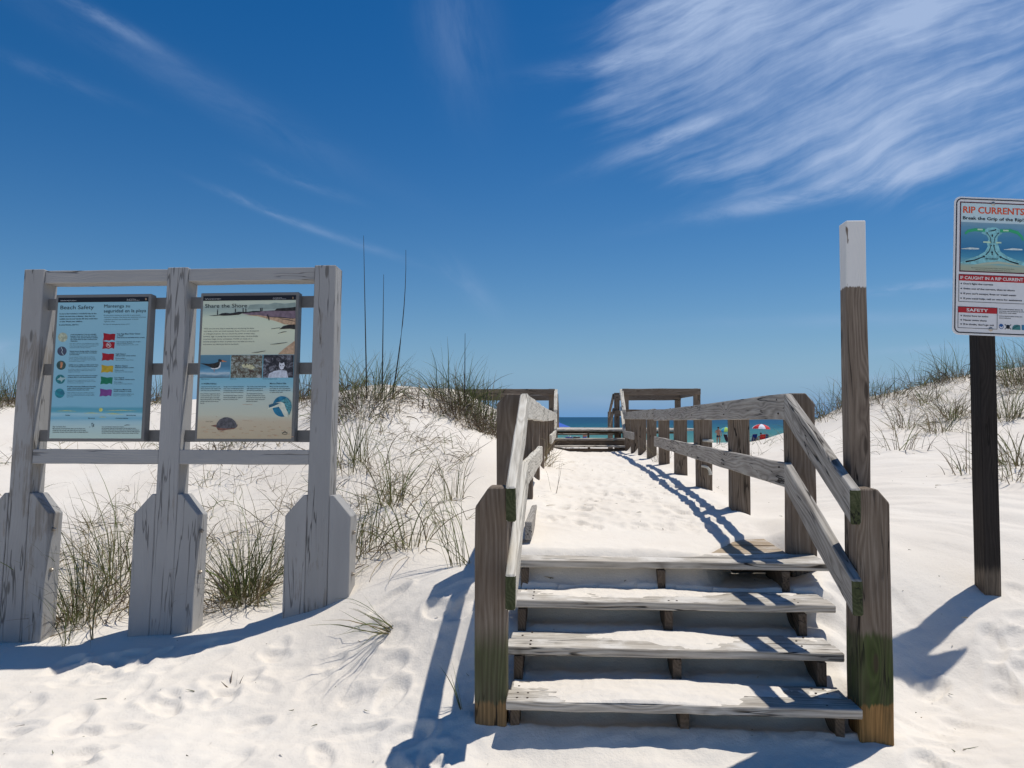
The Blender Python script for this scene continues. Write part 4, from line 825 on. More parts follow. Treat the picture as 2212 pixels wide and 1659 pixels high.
    A_.text('lettering|white', WHT, 'IF CAUGHT IN A RIP CURRENT', 137, 826, 963, 32, 3, bold=.02); A_.text('lettering|white', WHT, 'SAFETY', 205, 440, 1311, 32, 3, bold=.02)
    for s_, x0, x1, y in (("Don't fight the current", 174, 497, 1021), ('Swim out of the current, then to shore', 173, 733, 1074), ("If you can't escape, float or tread water", 172, 750, 1127), ('If you need help, call or wave for assistance', 171, 812, 1180), ('Know how to swim', 172, 441, 1368), ('Never swim alone', 171, 424, 1414), ("If in doubt, don't go out", 170, 504, 1459)):
        A_.text('lettering', INK, s_, x0, x1, y, 17, 3, bold=.025); A_.poly('lettering', INK, [(x0-34, y-8), (x0-25, y-17), (x0-16, y-8), (x0-25, y+1)], 3)
    for s_, x1, y in (('More information about rip', 820, 1278), ('currents can be found at the', 832, 1299), ('following web sites:', 752, 1319), ('www.ripcurrents.noaa.gov', 815, 1353), ('www.usla.org', 690, 1374)): A_.text('lettering', INK, s_, 559, x1, y, 12, 3, bold=.02)
    BL_ = plain('sign_blue', (.02, .10, .30), .5); TEAL = plain('sign_teal', (.05, .22, .22), .5)
    A_.disc('emblem|blue', BL_, 584, 1460, 26, 28, 2); A_.poly('emblem|white', WHT, [(562, 1452), (584, 1472), (606, 1448), (600, 1470), (584, 1482), (568, 1472)], 3)
    A_.line('emblem|cross', INK, [(622, 1436), (692, 1488)], 7, 2); A_.line('emblem|cross', INK, [(692, 1436), (622, 1488)], 7, 2); A_.disc('emblem|cross', plain('sign_grey', (.12, .10, .10)), 657, 1462, 20, 22, 3)
    A_.poly('emblem|teal', TEAL, [(700, 1490), (708, 1458), (728, 1438), (760, 1434), (790, 1440), (794, 1490)], 2); A_.line('emblem|wave', INK, [(712, 1480), (745, 1455), (785, 1440)], 5, 3); A_.rect('emblem|box', plain('sign_lightblue', (.05, .22, .36)), 806, 1434, 850, 1490, 2)
    A_.flush()
    for (x, y) in ((505, 131), (470, 1494)):
        c = A_.pt(*f(x, y), 1); bm = bmesh.new(); bmesh.ops.create_uvsphere(bm, u_segments=12, v_segments=6, radius=.013, matrix=Matrix.Translation(c)@Matrix.Diagonal((1, .4, 1, 1))); bmobj('screw', bm, M_BOLT, rc, True)
art_rip()

# rope threaded through the third walkway post
def tube(path, rad, nseg=8):
    bm = bmesh.new(); rings = []
    P = [Vector(p) for p in path]
    for i, p in enumerate(P):
        d = (P[min(i+1, len(P)-1)]-P[max(i-1, 0)]).normalized(); s = d.cross(Vector((0, 0, 1)));
        if s.length < .1: s = d.cross(Vector((1, 0, 0)))
        s.normalize(); t = s.cross(d); r = rad[i] if hasattr(rad, '__len__') else rad
        rings.append([bm.verts.new(p+(s*math.cos(k*2*math.pi/nseg)+t*math.sin(k*2*math.pi/nseg))*r) for k in range(nseg)])
    for i in range(len(rings)-1):
        for k in range(nseg): bm.faces.new((rings[i][k], rings[i][(k+1) % nseg], rings[i+1][(k+1) % nseg], rings[i+1][k]))
    bm.faces.new(rings[0][::-1]); bm.faces.new(rings[-1]); return bm
M_ROPE = plain('pale_rope', (.55, .54, .48), .9, .1, 0, .2, 200)
a3 = 4.47+1.525*2
o = bmobj('rope', tube([W(a3-.006, WID+.05, 1.275), W(a3-.018, WID+.08, 1.275), W(a3-.014, WID+.12, 1.272), W(a3-.004, WID+.145, 1.27)], .013), M_ROPE, None, True)
tag(o, 'short pale rope crossing the third walkway post above its middle rail', 'rope')
o = bmobj('rope', tube([W(a3-.006, WID+.035, 1.032), W(a3-.018, WID+.06, 1.03), W(a3-.02, WID+.085, 1.022), W(a3-.018, WID+.105, 1.0), W(a3-.018, WID+.115, .965), W(a3-.018, WID+.118, .95)], [.012, .013, .013, .014, .016, .020]), M_ROPE, None, True)
tag(o, 'frayed pale rope end hanging from the third walkway post below the middle rail', 'rope')

# ------------------------------------------------------------------ dune grass
def grass_mat():
    m, N, b = newmat('dune_grass_blade'); c = N.attr('bc')[0]; N.put(b.inputs['Base Color'], c); b.inputs['Roughness'].default_value = .6; b.inputs['Specular IOR Level'].default_value = .25
    t = N.n.new('ShaderNodeBsdfTranslucent'); N.put(t.inputs['Color'], c); mx = N.n.new('ShaderNodeMixShader'); mx.inputs[0].default_value = .18
    N.l.new(b.outputs[0], mx.inputs[1]); N.l.new(t.outputs[0], mx.inputs[2]); N.l.new(mx.outputs[0], N.n['Material Output'].inputs['Surface'])
    return m
M_GRASS = grass_mat()
PAL = {'green': ((.095, .14, .035), (.20, .23, .07)), 'dark': ((.04, .065, .025), (.08, .10, .035)), 'tan': ((.25, .19, .10), (.38, .31, .19)), 'brown': ((.075, .05, .033), (.16, .115, .075)), 'olive': ((.12, .13, .05), (.20, .19, .085)), 'grey': ((.20, .18, .15), (.30, .28, .24))}
def blades(base, az, tilt, length, width, curl, pals, seg=8, wob=.10, side=0.0, g=None):
    """arrays -> verts (n, seg+1, 2, 3), colours"""
    n = len(az); P = base.copy(); V = np.zeros((n, seg+1, 2, 3)); C = np.zeros((n, seg+1, 2, 4)); ax = g.normal(0, 1, (n, 3))
    a = az.copy(); th = tilt.copy()
    cols = np.array([[[*PAL[p][0]], [*PAL[p][1]]] for p in pals]); f = g.random((n, 1)); c0 = cols[:, 0]*(1-f)+cols[:, 1]*f
    bcol = np.array([.26, .20, .11])
    for i in range(seg+1):
        t = i/seg; T = np.stack([np.sin(th)*np.cos(a), np.sin(th)*np.sin(a), np.cos(th)], 1)
        wdir = np.cross(T, ax); wdir /= np.linalg.norm(wdir, axis=1, keepdims=True)+1e-6
        w = (width*(1-t**2.2)*.5+width*.06)[:, None]
        V[:, i, 0] = P-wdir*w; V[:, i, 1] = P+wdir*w
        k = max(0, 1-t*3.2)*.6; col = c0*(1-k)+bcol*k; tip = max(0, (t-.75)*4)*.45; col = col*(1-tip)+np.array([.30, .25, .15])*tip
        C[:, i, :, :3] = col[:, None, :]; C[:, i, :, 3] = 1
        P = P+T*(length/seg)[:, None]; th = th+curl/seg*(.35+1.3*t)+g.normal(0, wob, n)/seg*2; a = a+g.normal(side, wob*1.2, n)/seg*3
    return V, C
def blade_obj(name, parts, parent=None, loc=None):
    off = wloc(parent) if parent is not None else Vector((0, 0, 0))
    co, cc, qs = [], [], []; n0 = 0
    for V, C in parts:
        n, s, _, _ = V.shape; co.append(V.reshape(-1, 3)); cc.append(C.reshape(-1, 4))
        b = (np.arange(n)*s*2)[:, None]+np.arange(s-1)[None, :]*2+n0; qs.append(np.stack([b, b+1, b+3, b+2], 2).reshape(-1, 4)); n0 += n*s*2
    co = np.concatenate(co); cc = np.concatenate(cc); q = np.concatenate(qs)
    if loc is not None: off = Vector(loc)
    co = co-np.array(off)
    me = bpy.data.meshes.new(name); me.vertices.add(len(co)); me.vertices.foreach_set('co', co.ravel().astype(np.float32))
    me.loops.add(q.size); me.loops.foreach_set('vertex_index', q.ravel().astype(np.int32)); me.polygons.add(len(q))
    me.polygons.foreach_set('loop_start', np.arange(0, q.size, 4, dtype=np.int32)); me.polygons.foreach_set('loop_total', np.full(len(q), 4, dtype=np.int32)); me.update(calc_edges=True)
    a = me.attributes.new('bc', 'FLOAT_COLOR', 'POINT'); a.data.foreach_set('color', cc.ravel().astype(np.float32)); me.materials.append(M_GRASS)
    o = link(bpy.data.objects.new(name, me), parent)
    if loc is not None: o.location = loc
    return o
def on_sand(u, v, d):
    """point on the sand near distance d on the sight line"""
    best = None
    for k in np.linspace(-1.6, 1.6, 65):
        y = d+k
        if y < 2.8: continue
        p = at(u, v, y); e = abs(hz(p.x, p.y)-p.z)
        if best is None or e+abs(k)*.02 < best[0]: best = (e+abs(k)*.02, p.x, p.y)
    return best[1], best[2]
def clump(x, y, rad, n, L, pals, tilt=.45, curl=.9, width=.0045, seed=0, flat=0, az=None, pile=0, wob=.22):
    """pals: list of (palette, share)"""
    g = np.random.default_rng(seed+1000)
    r = rad*np.sqrt(g.random(n)); t = g.random(n)*6.283; bx = x+r*np.cos(t); by = y+r*np.sin(t)*.8
    bz = height(bx, by)+relief(bx, by)-.015+pile*g.random(n)
    A_ = t+g.normal(0, .9, n) if az is None else az+g.normal(0, .45, n)
    ti = np.abs(g.normal(0, tilt, n))*(.5+.8*r/rad)+flat; ln = L*(.45+.65*g.random(n)); cu = curl*(.3+1.2*g.random(n)); wd = width*(.45+1.3*g.random(n)**1.5)
    names = [p for p, _ in pals]; pr = np.array([w for _, w in pals]); pr = pr/pr.sum(); pl = g.choice(names, n, p=pr)
    return blades(np.stack([bx, by, bz], 1), A_, ti, ln, wd, cu, pl, g=g, wob=wob)
GR, DK, TN, BR, OL, GY = 'green', 'dark', 'tan', 'brown', 'olive', 'grey'
def tuft(u, v, d, specs, label, name='grass_tuft', cat='dune grass', group=None, seed=None):
    x, y = on_sand(u, v, d); seed = int(u*7+v) if seed is None else seed
    ps = [clump(x+dx, y+dy, rad, n, L, pals, seed=seed+i*13, **k) for i, (dx, dy, rad, n, L, pals, k) in enumerate(specs)]
    o = blade_obj(name, ps, loc=(x, y, hz(x, y))); tag(o, label, cat, group); return o, x, y
MIXG = [(GR, 3), (OL, 2), (TN, 1), (DK, 1)]; DRY = [(BR, 3), (TN, 2), (GY, 1)]; DRYT = [(BR, 3), (TN, 3), (OL, 1)]; DRYD = [(BR, 5), (TN, 1), (GY, 1), (DK, 1)]; DENSE = [(DK, 3), (GR, 3), (OL, 2), (BR, 1)]
tuft(175, 1345, 5.05, [(0, 0, .10, 80, .75, [(GR, 3), (DK, 3), (OL, 1)], dict(tilt=.35, curl=.9)), (.08, .05, .26, 150, .50, DRYT, dict(tilt=.9, curl=2.4)), (.05, .3, .25, 55, .8, [(OL, 3), (TN, 2), (GR, 2)], dict(tilt=.35, curl=.9))], 'tall green and straw grass clump standing between the outer and middle board posts')
tuft(250, 1245, 5.5, [(0, 0, .10, 34, .85, MIXG, dict(tilt=.3, curl=.8)), (0, .1, .3, 90, .45, DRYT, dict(tilt=1.0, curl=2.5))], 'upright straw based grass beside the middle post of the information board')
tuft(525, 1300, 5.35, [(0, 0, .14, 210, .62, [(DK, 5), (GR, 3), (OL, 1), (BR, 2)], dict(tilt=.65, curl=1.1)), (-.1, 0, .3, 150, .45, DRYT, dict(tilt=1.0, curl=2.2)), (.05, .05, .12, 34, .85, MIXG, dict(tilt=.35, curl=.8))], 'thick dark green grass clump between the middle and right posts of the information board')
tuft(140, 1392, 4.62, [(0, 0, .04, 16, .50, [(GR, 2), (DK, 1)], dict(tilt=.35, curl=.9))], 'sparse green shoots in the shaded sand in front of the information board')
tuft(200, 1385, 4.66, [(0, 0, .012, 3, .36, [(DK, 1)], dict(tilt=.15, curl=.1))], 'three short dark upright shoots at the edge of the board shadow')
tuft(800, 1395, 4.25, [(.10, .10, .025, 22, .45, [(GR, 3), (OL, 2), (TN, 1)], dict(tilt=.3, flat=.75, curl=.8, az=3.75))], 'lone grass tuft lying flat on bare sand between the board and the stairs')
tuft(1000, 1535, 3.5, [(0, 0, .008, 3, .26, [(GR, 1), (DK, 1)], dict(tilt=.2, curl=.3, az=2.4, flat=.25))], 'two thin green blades beside the front left stair newel')
tuft(505, 1480, 4.0, [(0, 0, .03, 4, .13, [(BR, 1)], dict(tilt=.6, curl=.3))], 'few tiny dry sprigs in the trampled sand below the information board')
tuft(850, 1090, 6.1, [(0, 0, .10, 46, .75, MIXG, dict(tilt=.65, curl=1.4)), (.05, 0, .3, 50, .5, DRYT, dict(tilt=1.0, curl=2.4))], 'arching green tuft halfway up the sand slope between board and stairs')
tuft(775, 1200, 5.35, [(0, 0, .15, 50, .70, [(GR, 3), (DK, 2)], dict(tilt=.45, curl=1.0)), (0, 0, .32, 120, .45, DRYT, dict(tilt=1.0, curl=2.4))], 'tangled grass just to the side of the right board post')
tuft(890, 1180, 5.1, [(0, 0, .10, 36, .50, MIXG, dict(tilt=.6, curl=1.5)), (0, 0, .2, 20, .5, DRY, dict(tilt=.9, curl=1.5))], 'small arching green tuft with long shadows on the slope near the left newel')
tuft(1015, 1215, 4.75, [(-.05, 0, .08, 22, .75, [(GR, 3), (OL, 1)], dict(tilt=.4, curl=.9, az=2.6))], 'long green blades leaning away from the left stair newel')
tuft(980, 1080, 6.0, [(0, 0, .08, 26, .50, MIXG, dict(tilt=.4, curl=.9))], 'small green tuft on bare sand left of the corner post')
tuft(760, 1010, 6.9, [(0, 0, .18, 70, .75, MIXG, dict(tilt=.35, curl=.8)), (.1, 0, .3, 50, .45, DRY, dict(tilt=.9, curl=1.9))], 'green clump on the slope beside the upper part of the right board post')
def dune_top(u, v, d, label, n=240, stalks=(), L=.62, seed=None, w=1.0, dry=1.0):
    o, x, y = tuft(u, v, d, [(0, 0, .22*w, int(n*.30), L, DENSE, dict(tilt=.5, curl=.9, width=.0055)), (-.05, -.30, .38*w, int(n*1.3*dry), L*.68, DRYD, dict(tilt=1.1, curl=3.4, width=.0055, wob=.5)), (.1, -.55, .30*w, int(n*.35*dry), L*.5, DRYD, dict(tilt=1.1, curl=3.4, width=.005, wob=.5)), (.05*w, .0, .30*w, n//8, L*1.0, MIXG, dict(tilt=.35, curl=.35, width=.005)), (.0, -.1, .5*w, n//6, L*.8, MIXG, dict(tilt=.9, curl=1.6, width=.005))], label, seed=seed)
    for (du, top) in stalks:
        xx = x+du; z0 = hz(xx, y); g = random.Random(int(du*100)+5); h = top-z0; pts = []
        for k in range(9):
            t = k/8; pts.append((xx+.10*(t if du < .1 else 0)*-.6+(.14*math.sin(t*1.75)*(du > .2)), y+.05*t, z0+h*t))
        b = bmobj('seed_stalk', tube(pts, [.009*(1-.75*k/8) for k in range(9)], 5), M_STALK, o)
    return o
M_STALK = plain('dark_dry_stalk', (.05, .045, .035), .7, .2, 0, .3, 40)
def stz(v, d): return at(0, v, d).z
dune_top(800, 862, 8.9, 'dense dark grass clump on the dune crest with three very tall bare stalks', 330, ((-.04, stz(522, 8.9)), (.13, stz(603, 8.9)), (.24, stz(552, 8.9))), seed=5, w=1.25)
dune_top(745, 838, 9.3, 'dark grass clump on the dune crest partly behind the right board post', 110, (), .55)
dune_top(893, 844, 9.2, 'thin green grass on the dip of the dune crest', 22, (), .42, dry=.2)
dune_top(985, 870, 8.7, 'dense brown based grass clump on the dune beside the boardwalk with one arching stem', 300, ((.10, stz(715, 8.7)),), .66, w=1.2)
dune_top(1040, 905, 8.6, 'bushy dry grass clump pressed against the left railing', 360, (), .55, w=1.1)
dune_top(1066, 868, 9.3, 'green grass on the crest behind the left corner post', 60, (), .5)
dune_top(20, 868, 9.8, 'dark green crest clump at the far end of the dune beyond the left board post', 320, (), .6, w=1.3)
dune_top(-60, 880, 9.8, 'dark bushy crest clump outermost on the left dune', 250, (), .6, w=1.4)
dune_top(340, 862, 9.9, 'grass clump on the crest seen through the gap beside the first panel', 170, (), .6)
dune_top(655, 862, 9.6, 'grass clump on the crest seen between the second panel and the right board post', 200, (), .62)
dune_top(520, 955, 8.3, 'dark dry clump on the slope below the second panel', 120, (), .45)
rd = ((1775, 905, 13.2, 150, .62, 'tall grass clump at the foot of the right dune behind the corner post'), (1800, 885, 13.3, 170, .80, 'tall spiky grass clump on the dune between corner post and marker post'), (1835, 875, 13.3, 150, .7, 'spiky grass clump just left of the marker post'), (1895, 860, 13.2, 170, .62, 'green grass clump just right of the marker post on the dune edge'),
      (1912, 865, 13.0, 90, .7, 'small spiky clump on the dune edge right of the marker post'), (1975, 838, 12.9, 130, .75, 'tall fanned clump midway along the right dune crest'), (2008, 828, 12.7, 130, .62, 'low clump on the crest next to the fanned one'), (2045, 815, 12.5, 200, .75, 'thick spiky clump on the crest left of the sign post'),
      (2075, 815, 12.4, 170, .75, 'spiky clump on the crest nearest the sign post'), (2180, 812, 12.0, 170, .7, 'dark bushy clump on the crest right of the sign post'), (2205, 830, 11.5, 260, .85, 'large dark clump at the picture edge beyond the sign post'), (2250, 800, 11.8, 200, .8, 'dark crest clump outermost on the right dune'))
for u, v, d, n, L, lab in rd: dune_top(u, v, d, lab, int(n*(.62 if u < 2150 else .85)), (), L*.92, w=.9, dry=.5)
rs = ((1955, 925, 10.5, 60, .55, 'sparse straw clump low on the right dune face'), (2000, 870, 12.0, 60, .5, 'thin dry clump halfway up the right dune face'), (2060, 905, 10.8, 110, .55, 'reddish dry clump on the right dune face left of the sign post'), (2030, 935, 10.2, 70, .42, 'low dark dry clump at the foot of the right dune'),
      (2175, 905, 9.8, 120, .6, 'dry clump on the right dune face right of the sign post'), (2200, 1010, 7.8, 60, .62, 'green arching clump in the hollow right of the sign post'), (2100, 1025, 7.4, 30, .5, 'sparse arching blades on the sand left of the sign post'), (1945, 975, 8.6, 24, .6, 'two crossed wisps of grass on open sand'),
      (2185, 1040, 7.0, 40, .5, 'small green tuft low beside the sign post'))
for u, v, d, n, L, lab in rs: tuft(u, v, d, [(0, 0, .16, n, L, [(GR, 2), (OL, 2), (BR, 2), (TN, 1)], dict(tilt=.6, curl=1.1, width=.0055)), (0, 0, .35, n//2, L*.7, DRY, dict(tilt=1.0, curl=1.6, width=.005))], lab)
tuft(1180, 1000, 7.9, [(-.05, 0, .12, 90, .45, [(TN, 2), (OL, 1), (BR, 1)], dict(tilt=.6, curl=1.3)), (0, -.1, .1, 10, .6, MIXG, dict(tilt=.6, curl=.6, az=.6))], 'dry tuft growing against the left railing posts inside the walk')
tuft(1195, 1065, 6.2, [(0, 0, .03, 3, .40, [(BR, 1), (OL, 1)], dict(tilt=.4, curl=.3))], 'few thin dry stems on the walk sand near the kick rail')
tuft(1430, 992, 10.0, [(0, 0, .15, 24, .45, [(OL, 2), (TN, 2)], dict(tilt=.7, curl=1.2))], 'thin pale tuft between the right railing posts')
# thin ground cover of creeping and fallen blades
def scatter(name, regions, seed, label):
    g = np.random.default_rng(seed); parts = []
    for (x0, x1, y0, y1, n, L, pals, dens) in regions:
        k = n*3; X = g.uniform(x0, x1, k); Y = g.uniform(y0, y1, k); m = gnoise(X*.9+seed, Y*.9, 77)+g.normal(0, .12, k) > dens; X, Y = X[m][:n], Y[m][:n]
        a = (X-ORG.x)*FW.x+Y*FW.y; r = (X-ORG.x)*RT.x+Y*RT.y; m = ~((r > -.25) & (r < WID+.3) & (a < 24)); X, Y = X[m], Y[m]; n_ = len(X)
        # three blades from each root
        X = np.repeat(X, 4)+g.normal(0, .02, n_*4); Y = np.repeat(Y, 4)+g.normal(0, .02, n_*4); Z = height(X, Y)+relief(X, Y)-.004; n4 = len(X)
        pl = g.choice([p for p, _ in pals], n4, p=np.array([w for _, w in pals])/sum(w for _, w in pals))
        parts.append(blades(np.stack([X, Y, Z], 1), g.random(n4)*6.28, np.abs(g.normal(1.05, .4, n4)), L*(.35+.8*g.random(n4)), .0045*(.5+.7*g.random(n4)), g.normal(.9, .6, n4), pl, g=g, wob=.45, side=.12))
    o = blade_obj(name, parts); o['kind'] = 'stuff'; o['category'] = 'dune grass'; o['label'] = label
L_ = [(OL, 2), (TN, 2), (BR, 2), (GR, 1)]
scatter('grass', [(-3.4, -1.0, 4.95, 6.3, 150, .42, [(BR, 4), (TN, 3), (OL, 2)], -.25), (-6.8, -.3, 5.1, 9.8, 300, .34, L_, .02), (-3.9, -.4, 4.9, 6.8, 60, .36, L_, -.05), (-2.6, -.3, 6.8, 9.3, 130, .28, [(BR, 3), (TN, 2), (OL, 1)], -.05)], 21, 'thin trailing dune grass scattered over the left dune')
scatter('grass', [(5.6, 14.5, 10.2, 14.0, 720, .40, [(BR, 3), (OL, 2), (TN, 2)], -.02), (4.0, 7.5, 6.5, 9.5, 30, .4, L_, .12), (3.2, 6.8, 10.5, 15, 60, .4, L_, .1), (2.2, 5, 8.5, 15, 22, .35, L_, .05)], 33, 'thin dry dune grass scattered over the right dune')
# small litter on the sand
def litter():
    g = np.random.default_rng(5); X = np.concatenate([g.uniform(-3.5, 3.2, 110), g.uniform(.2, 1.6, 70), g.uniform(1.8, 6, 90)]); Y = np.concatenate([g.uniform(3.2, 4.6, 110), g.uniform(5, 11, 70), g.uniform(4.4, 9, 90)]); Z = height(X, Y)+relief(X, Y)+.004; n_ = len(X)
    o = blade_obj('plant_litter', [blades(np.stack([X, Y, Z], 1), g.random(n_)*6.28, np.full(n_, 1.45), .008+.07*g.random(n_)**4, .002+.004*g.random(n_), g.normal(0, .3, n_), g.choice([BR, DK, TN], n_), seg=3, g=g)])
    o['kind'] = 'stuff'; o['label'] = 'tiny dark plant bits lying on the sand'; o['category'] = 'plant litter'
litter()

# ------------------------------------------------------------------ the beach beyond
def figure(name, joints, edges, mat, parent=None, sub=1):
    """one continuous skinned body; joints: name -> (pos, radius)"""
    ks = list(joints); me = bpy.data.meshes.new(name); me.from_pydata([joints[k][0] for k in ks], [(ks.index(a), ks.index(b)) for a, b in edges], [])
    o = bpy.data.objects.new(name, me); COL.objects.link(o); sk = o.modifiers.new('s', 'SKIN')
    for i, k in enumerate(ks):
        r = joints[k][1]; me.skin_vertices[0].data[i].radius = (r, r) if not isinstance(r, tuple) else r
    me.skin_vertices[0].data[0].use_root = True
    ss = o.modifiers.new('u', 'SUBSURF'); ss.levels = ss.render_levels = sub
    dg = bpy.context.evaluated_depsgraph_get(); m2 = bpy.data.meshes.new_from_object(o.evaluated_get(dg)); bpy.data.objects.remove(o); bpy.data.meshes.remove(me)
    m2.name = name; m2.materials.clear(); m2.materials.append(mat); m2.polygons.foreach_set('use_smooth', [True]*len(m2.polygons))
    return link(bpy.data.objects.new(name, m2), parent)
SKIN = plain('sun_tanned_skin', (.36, .17, .11), .5, .3, 0, .08, 8); HAIR = plain('dark_hair', (.02, .014, .01), .6); NAVY = plain('navy_swim_shorts', (.02, .028, .06), .7, .2, 0, .5, 14); BLK = plain('black_cloth', (.012, .012, .014), .8)
def person(loc, rz, pose, label, shorts=NAVY, hat=None):
    root = empty('person', loc, label, 'person'); root.rotation_euler.z = rz
    if pose == 'stand':
        J = dict(pelvis=((0, 0, .95), (.165, .12)), waist=((0, .01, 1.10), (.165, .13)), chest=((0, .02, 1.32), (.185, .13)), neck=((0, .0, 1.50), .06), head=((0, -.03, 1.63), (.085, .10)), crown=((0, -.02, 1.73), .07),
                 shl=((-.20, .01, 1.42), .065), shr=((.20, .01, 1.42), .065), ell=((-.27, -.02, 1.16), .045), elr=((.29, -.04, 1.18), .045), wl=((-.25, -.16, .95), .033), wr=((.10, -.22, 1.22), .033), hl=((-.25, -.22, .88), .032), hr=((.02, -.24, 1.28), .032),
                 hil=((-.10, 0, .88), .11), hir=((.10, 0, .88), .11), knl=((-.12, -.02, .49), .068), knr=((.12, .0, .49), .068), anl=((-.12, .02, .09), .045), anr=((.13, .03, .09), .045), tl=((-.13, -.14, .035), .036), tr=((.15, -.12, .035), .036))
        for s, hx in (('l', -.25), ('r', .02)):
            base = J['h'+s][0]
            for k in range(5):
                d = (k-2)*.018; J['f%s%d' % (s, k)] = ((base[0]+d, base[1]-.03, base[2]+(-.07 if s == 'l' else .05)+abs(k-2)*.008), .009)
    else:
        J = dict(pelvis=((0, 0, .28), (.16, .13)), waist=((0, .05, .42), (.16, .13)), chest=((0, .13, .66), (.18, .12)), neck=((0, .15, .86), .06), head=((0, .13, .98), (.085, .10)), crown=((0, .14, 1.07), .07),
                 shl=((-.20, .13, .78), .06), shr=((.20, .13, .78), .06), ell=((-.29, -.02, .58), .045), elr=((.29, -.02, .58), .045), wl=((-.27, -.22, .52), .033), wr=((.27, -.22, .52), .033), hl=((-.26, -.30, .51), .032), hr=((.26, -.30, .51), .032),
                 hil=((-.11, -.08, .28), .10), hir=((.11, -.08, .28), .10), knl=((-.14, -.48, .42), .065), knr=((.14, -.48, .42), .065), anl=((-.14, -.72, .07), .045), anr=((.14, -.74, .07), .045), tl=((-.15, -.86, .05), .035), tr=((.15, -.88, .05), .035))
        for s in 'lr':
            base = J['h'+s][0]
            for k in range(5): J['f%s%d' % (s, k)] = ((base[0]+(k-2)*.018, base[1]-.06, base[2]-.01), .009)
    E = [('pelvis', 'waist'), ('waist', 'chest'), ('chest', 'neck'), ('neck', 'head'), ('head', 'crown'), ('chest', 'shl'), ('chest', 'shr'), ('shl', 'ell'), ('shr', 'elr'), ('ell', 'wl'), ('elr', 'wr'), ('wl', 'hl'), ('wr', 'hr'), ('pelvis', 'hil'), ('pelvis', 'hir'), ('hil', 'knl'), ('hir', 'knr'), ('knl', 'anl'), ('knr', 'anr'), ('anl', 'tl'), ('anr', 'tr')]
    E += [('h'+s, 'f%s%d' % (s, k)) for s in 'lr' for k in range(5)]
    figure('body', J, E, SKIN, root)
    hd = J['head'][0]; nz = bmesh.new()
    bmesh.ops.create_uvsphere(nz, u_segments=14, v_segments=8, radius=.108, matrix=Matrix.Translation((hd[0], hd[1]+.022, hd[2]+.055))@Matrix.Diagonal((.92, .98, .92, 1)))
    h = bmobj('hair', nz, HAIR, None, True); h.parent = root
    f = bmesh.new()
    for sx in (-.033, .033): bmesh.ops.create_uvsphere(f, u_segments=8, v_segments=5, radius=.012, matrix=Matrix.Translation((hd[0]+sx, hd[1]-.092, hd[2]+.01)))
    f2_ = bmobj('eyes', f, BLK, None); f2_.parent = root
    pv, wl_ = J['pelvis'], J['waist']
    S_ = dict(p=((pv[0][0], pv[0][1], pv[0][2]+.05), (.185, .145)), q=(pv[0], (.19, .145)), l=(tuple(np.array(J['hil'][0])*.7+np.array(J['knl'][0])*.3), .115), r=(tuple(np.array(J['hir'][0])*.7+np.array(J['knr'][0])*.3), .115),
              l2=(tuple(np.array(J['hil'][0])*.42+np.array(J['knl'][0])*.58), .11), r2=(tuple(np.array(J['hir'][0])*.42+np.array(J['knr'][0])*.58), .11))
    figure('shorts', S_, [('p', 'q'), ('q', 'l'), ('q', 'r'), ('l', 'l2'), ('r', 'r2')], shorts, root)
    return root
def gp(u, v, d): p = at(u, v, d); return Vector((p.x, d, hz(p.x, d)))
D = 78.5
person(gp(1552, 958, D), R(150), 'stand', 'person in dark patterned swim shorts standing on the beach facing the sea')
MT = plain('chair_tube_metal', (.45, .45, .46), .35, .5, .8)
def beach_chair(loc, rz, fab, label, group='beach chairs by the water'):
    root = empty('beach_chair', loc, label, 'beach chair', group); root.rotation_euler.z = rz; w = .29
    def part(name, pts, r): o = bmobj(name, tube(pts, r, 7), MT, None, True); o.parent = root; return o
    for s in (-w, w):
        part('leg', [(s, -.34, .0), (s, .12, .34), (s, .26, .62)], .014); part('leg', [(s, .34, .0), (s, -.05, .22), (s, -.30, .40)], .014); part('armrest', [(s*1.06, -.32, .56), (s*1.06, .20, .60)], .022)
        part('back_frame', [(s, .10, .28), (s, .40, 1.02)], .014)
    part('back_frame', [(-w, .40, 1.02), (w, .40, 1.02)], .014)
    def slab(name, a, b, lab=None):
        bm = bmesh.new(); n_ = 7; rows = []
        for i in range(n_):
            t = i/(n_-1); p = Vector(a).lerp(Vector(b), t); sag = -.035*math.sin(t*math.pi); rows.append([bm.verts.new((x, p.y+(-sag if b[2] > .6 else 0), p.z+(sag if b[2] < .6 else 0))) for x in (-w, -w*.4, w*.4, w)])
        for i in range(n_-1):
            for k in range(3): bm.faces.new((rows[i][k], rows[i][k+1], rows[i+1][k+1], rows[i+1][k]))
        bmesh.ops.solidify(bm, geom=bm.faces[:], thickness=.012); o = bmobj(name, bm, fab, None, True); o.parent = root
    slab('seat', (0, -.34, .36), (0, .12, .28)); slab('backrest', (0, .11, .28), (0, .40, 1.02))
    return root
RED_F = plain('red_chair_fabric', (.50, .02, .03), .7); BLU_F = plain('blue_chair_fabric', (.02, .07, .34), .7); DRK_F = plain('dark_chair_fabric', (.05, .03, .05), .8)
beach_chair(gp(1645, 958.5, D-.5), R(185), RED_F, 'red beach chair holding a seated person under the red and white umbrella')
o = gp(1645, 958.5, D-.75); person(o+Vector((-.03, .25, .05)), R(185), 'sit', 'person seated in the red beach chair, seen from behind', BLK)
beach_chair(gp(1655.5, 958, D+.3), R(150), BLU_F, 'blue beach chair just right of the red one'); beach_chair(gp(1626, 958.5, D+.2), R(200), BLU_F, 'blue beach chair half hidden by the railing post left of the red one')
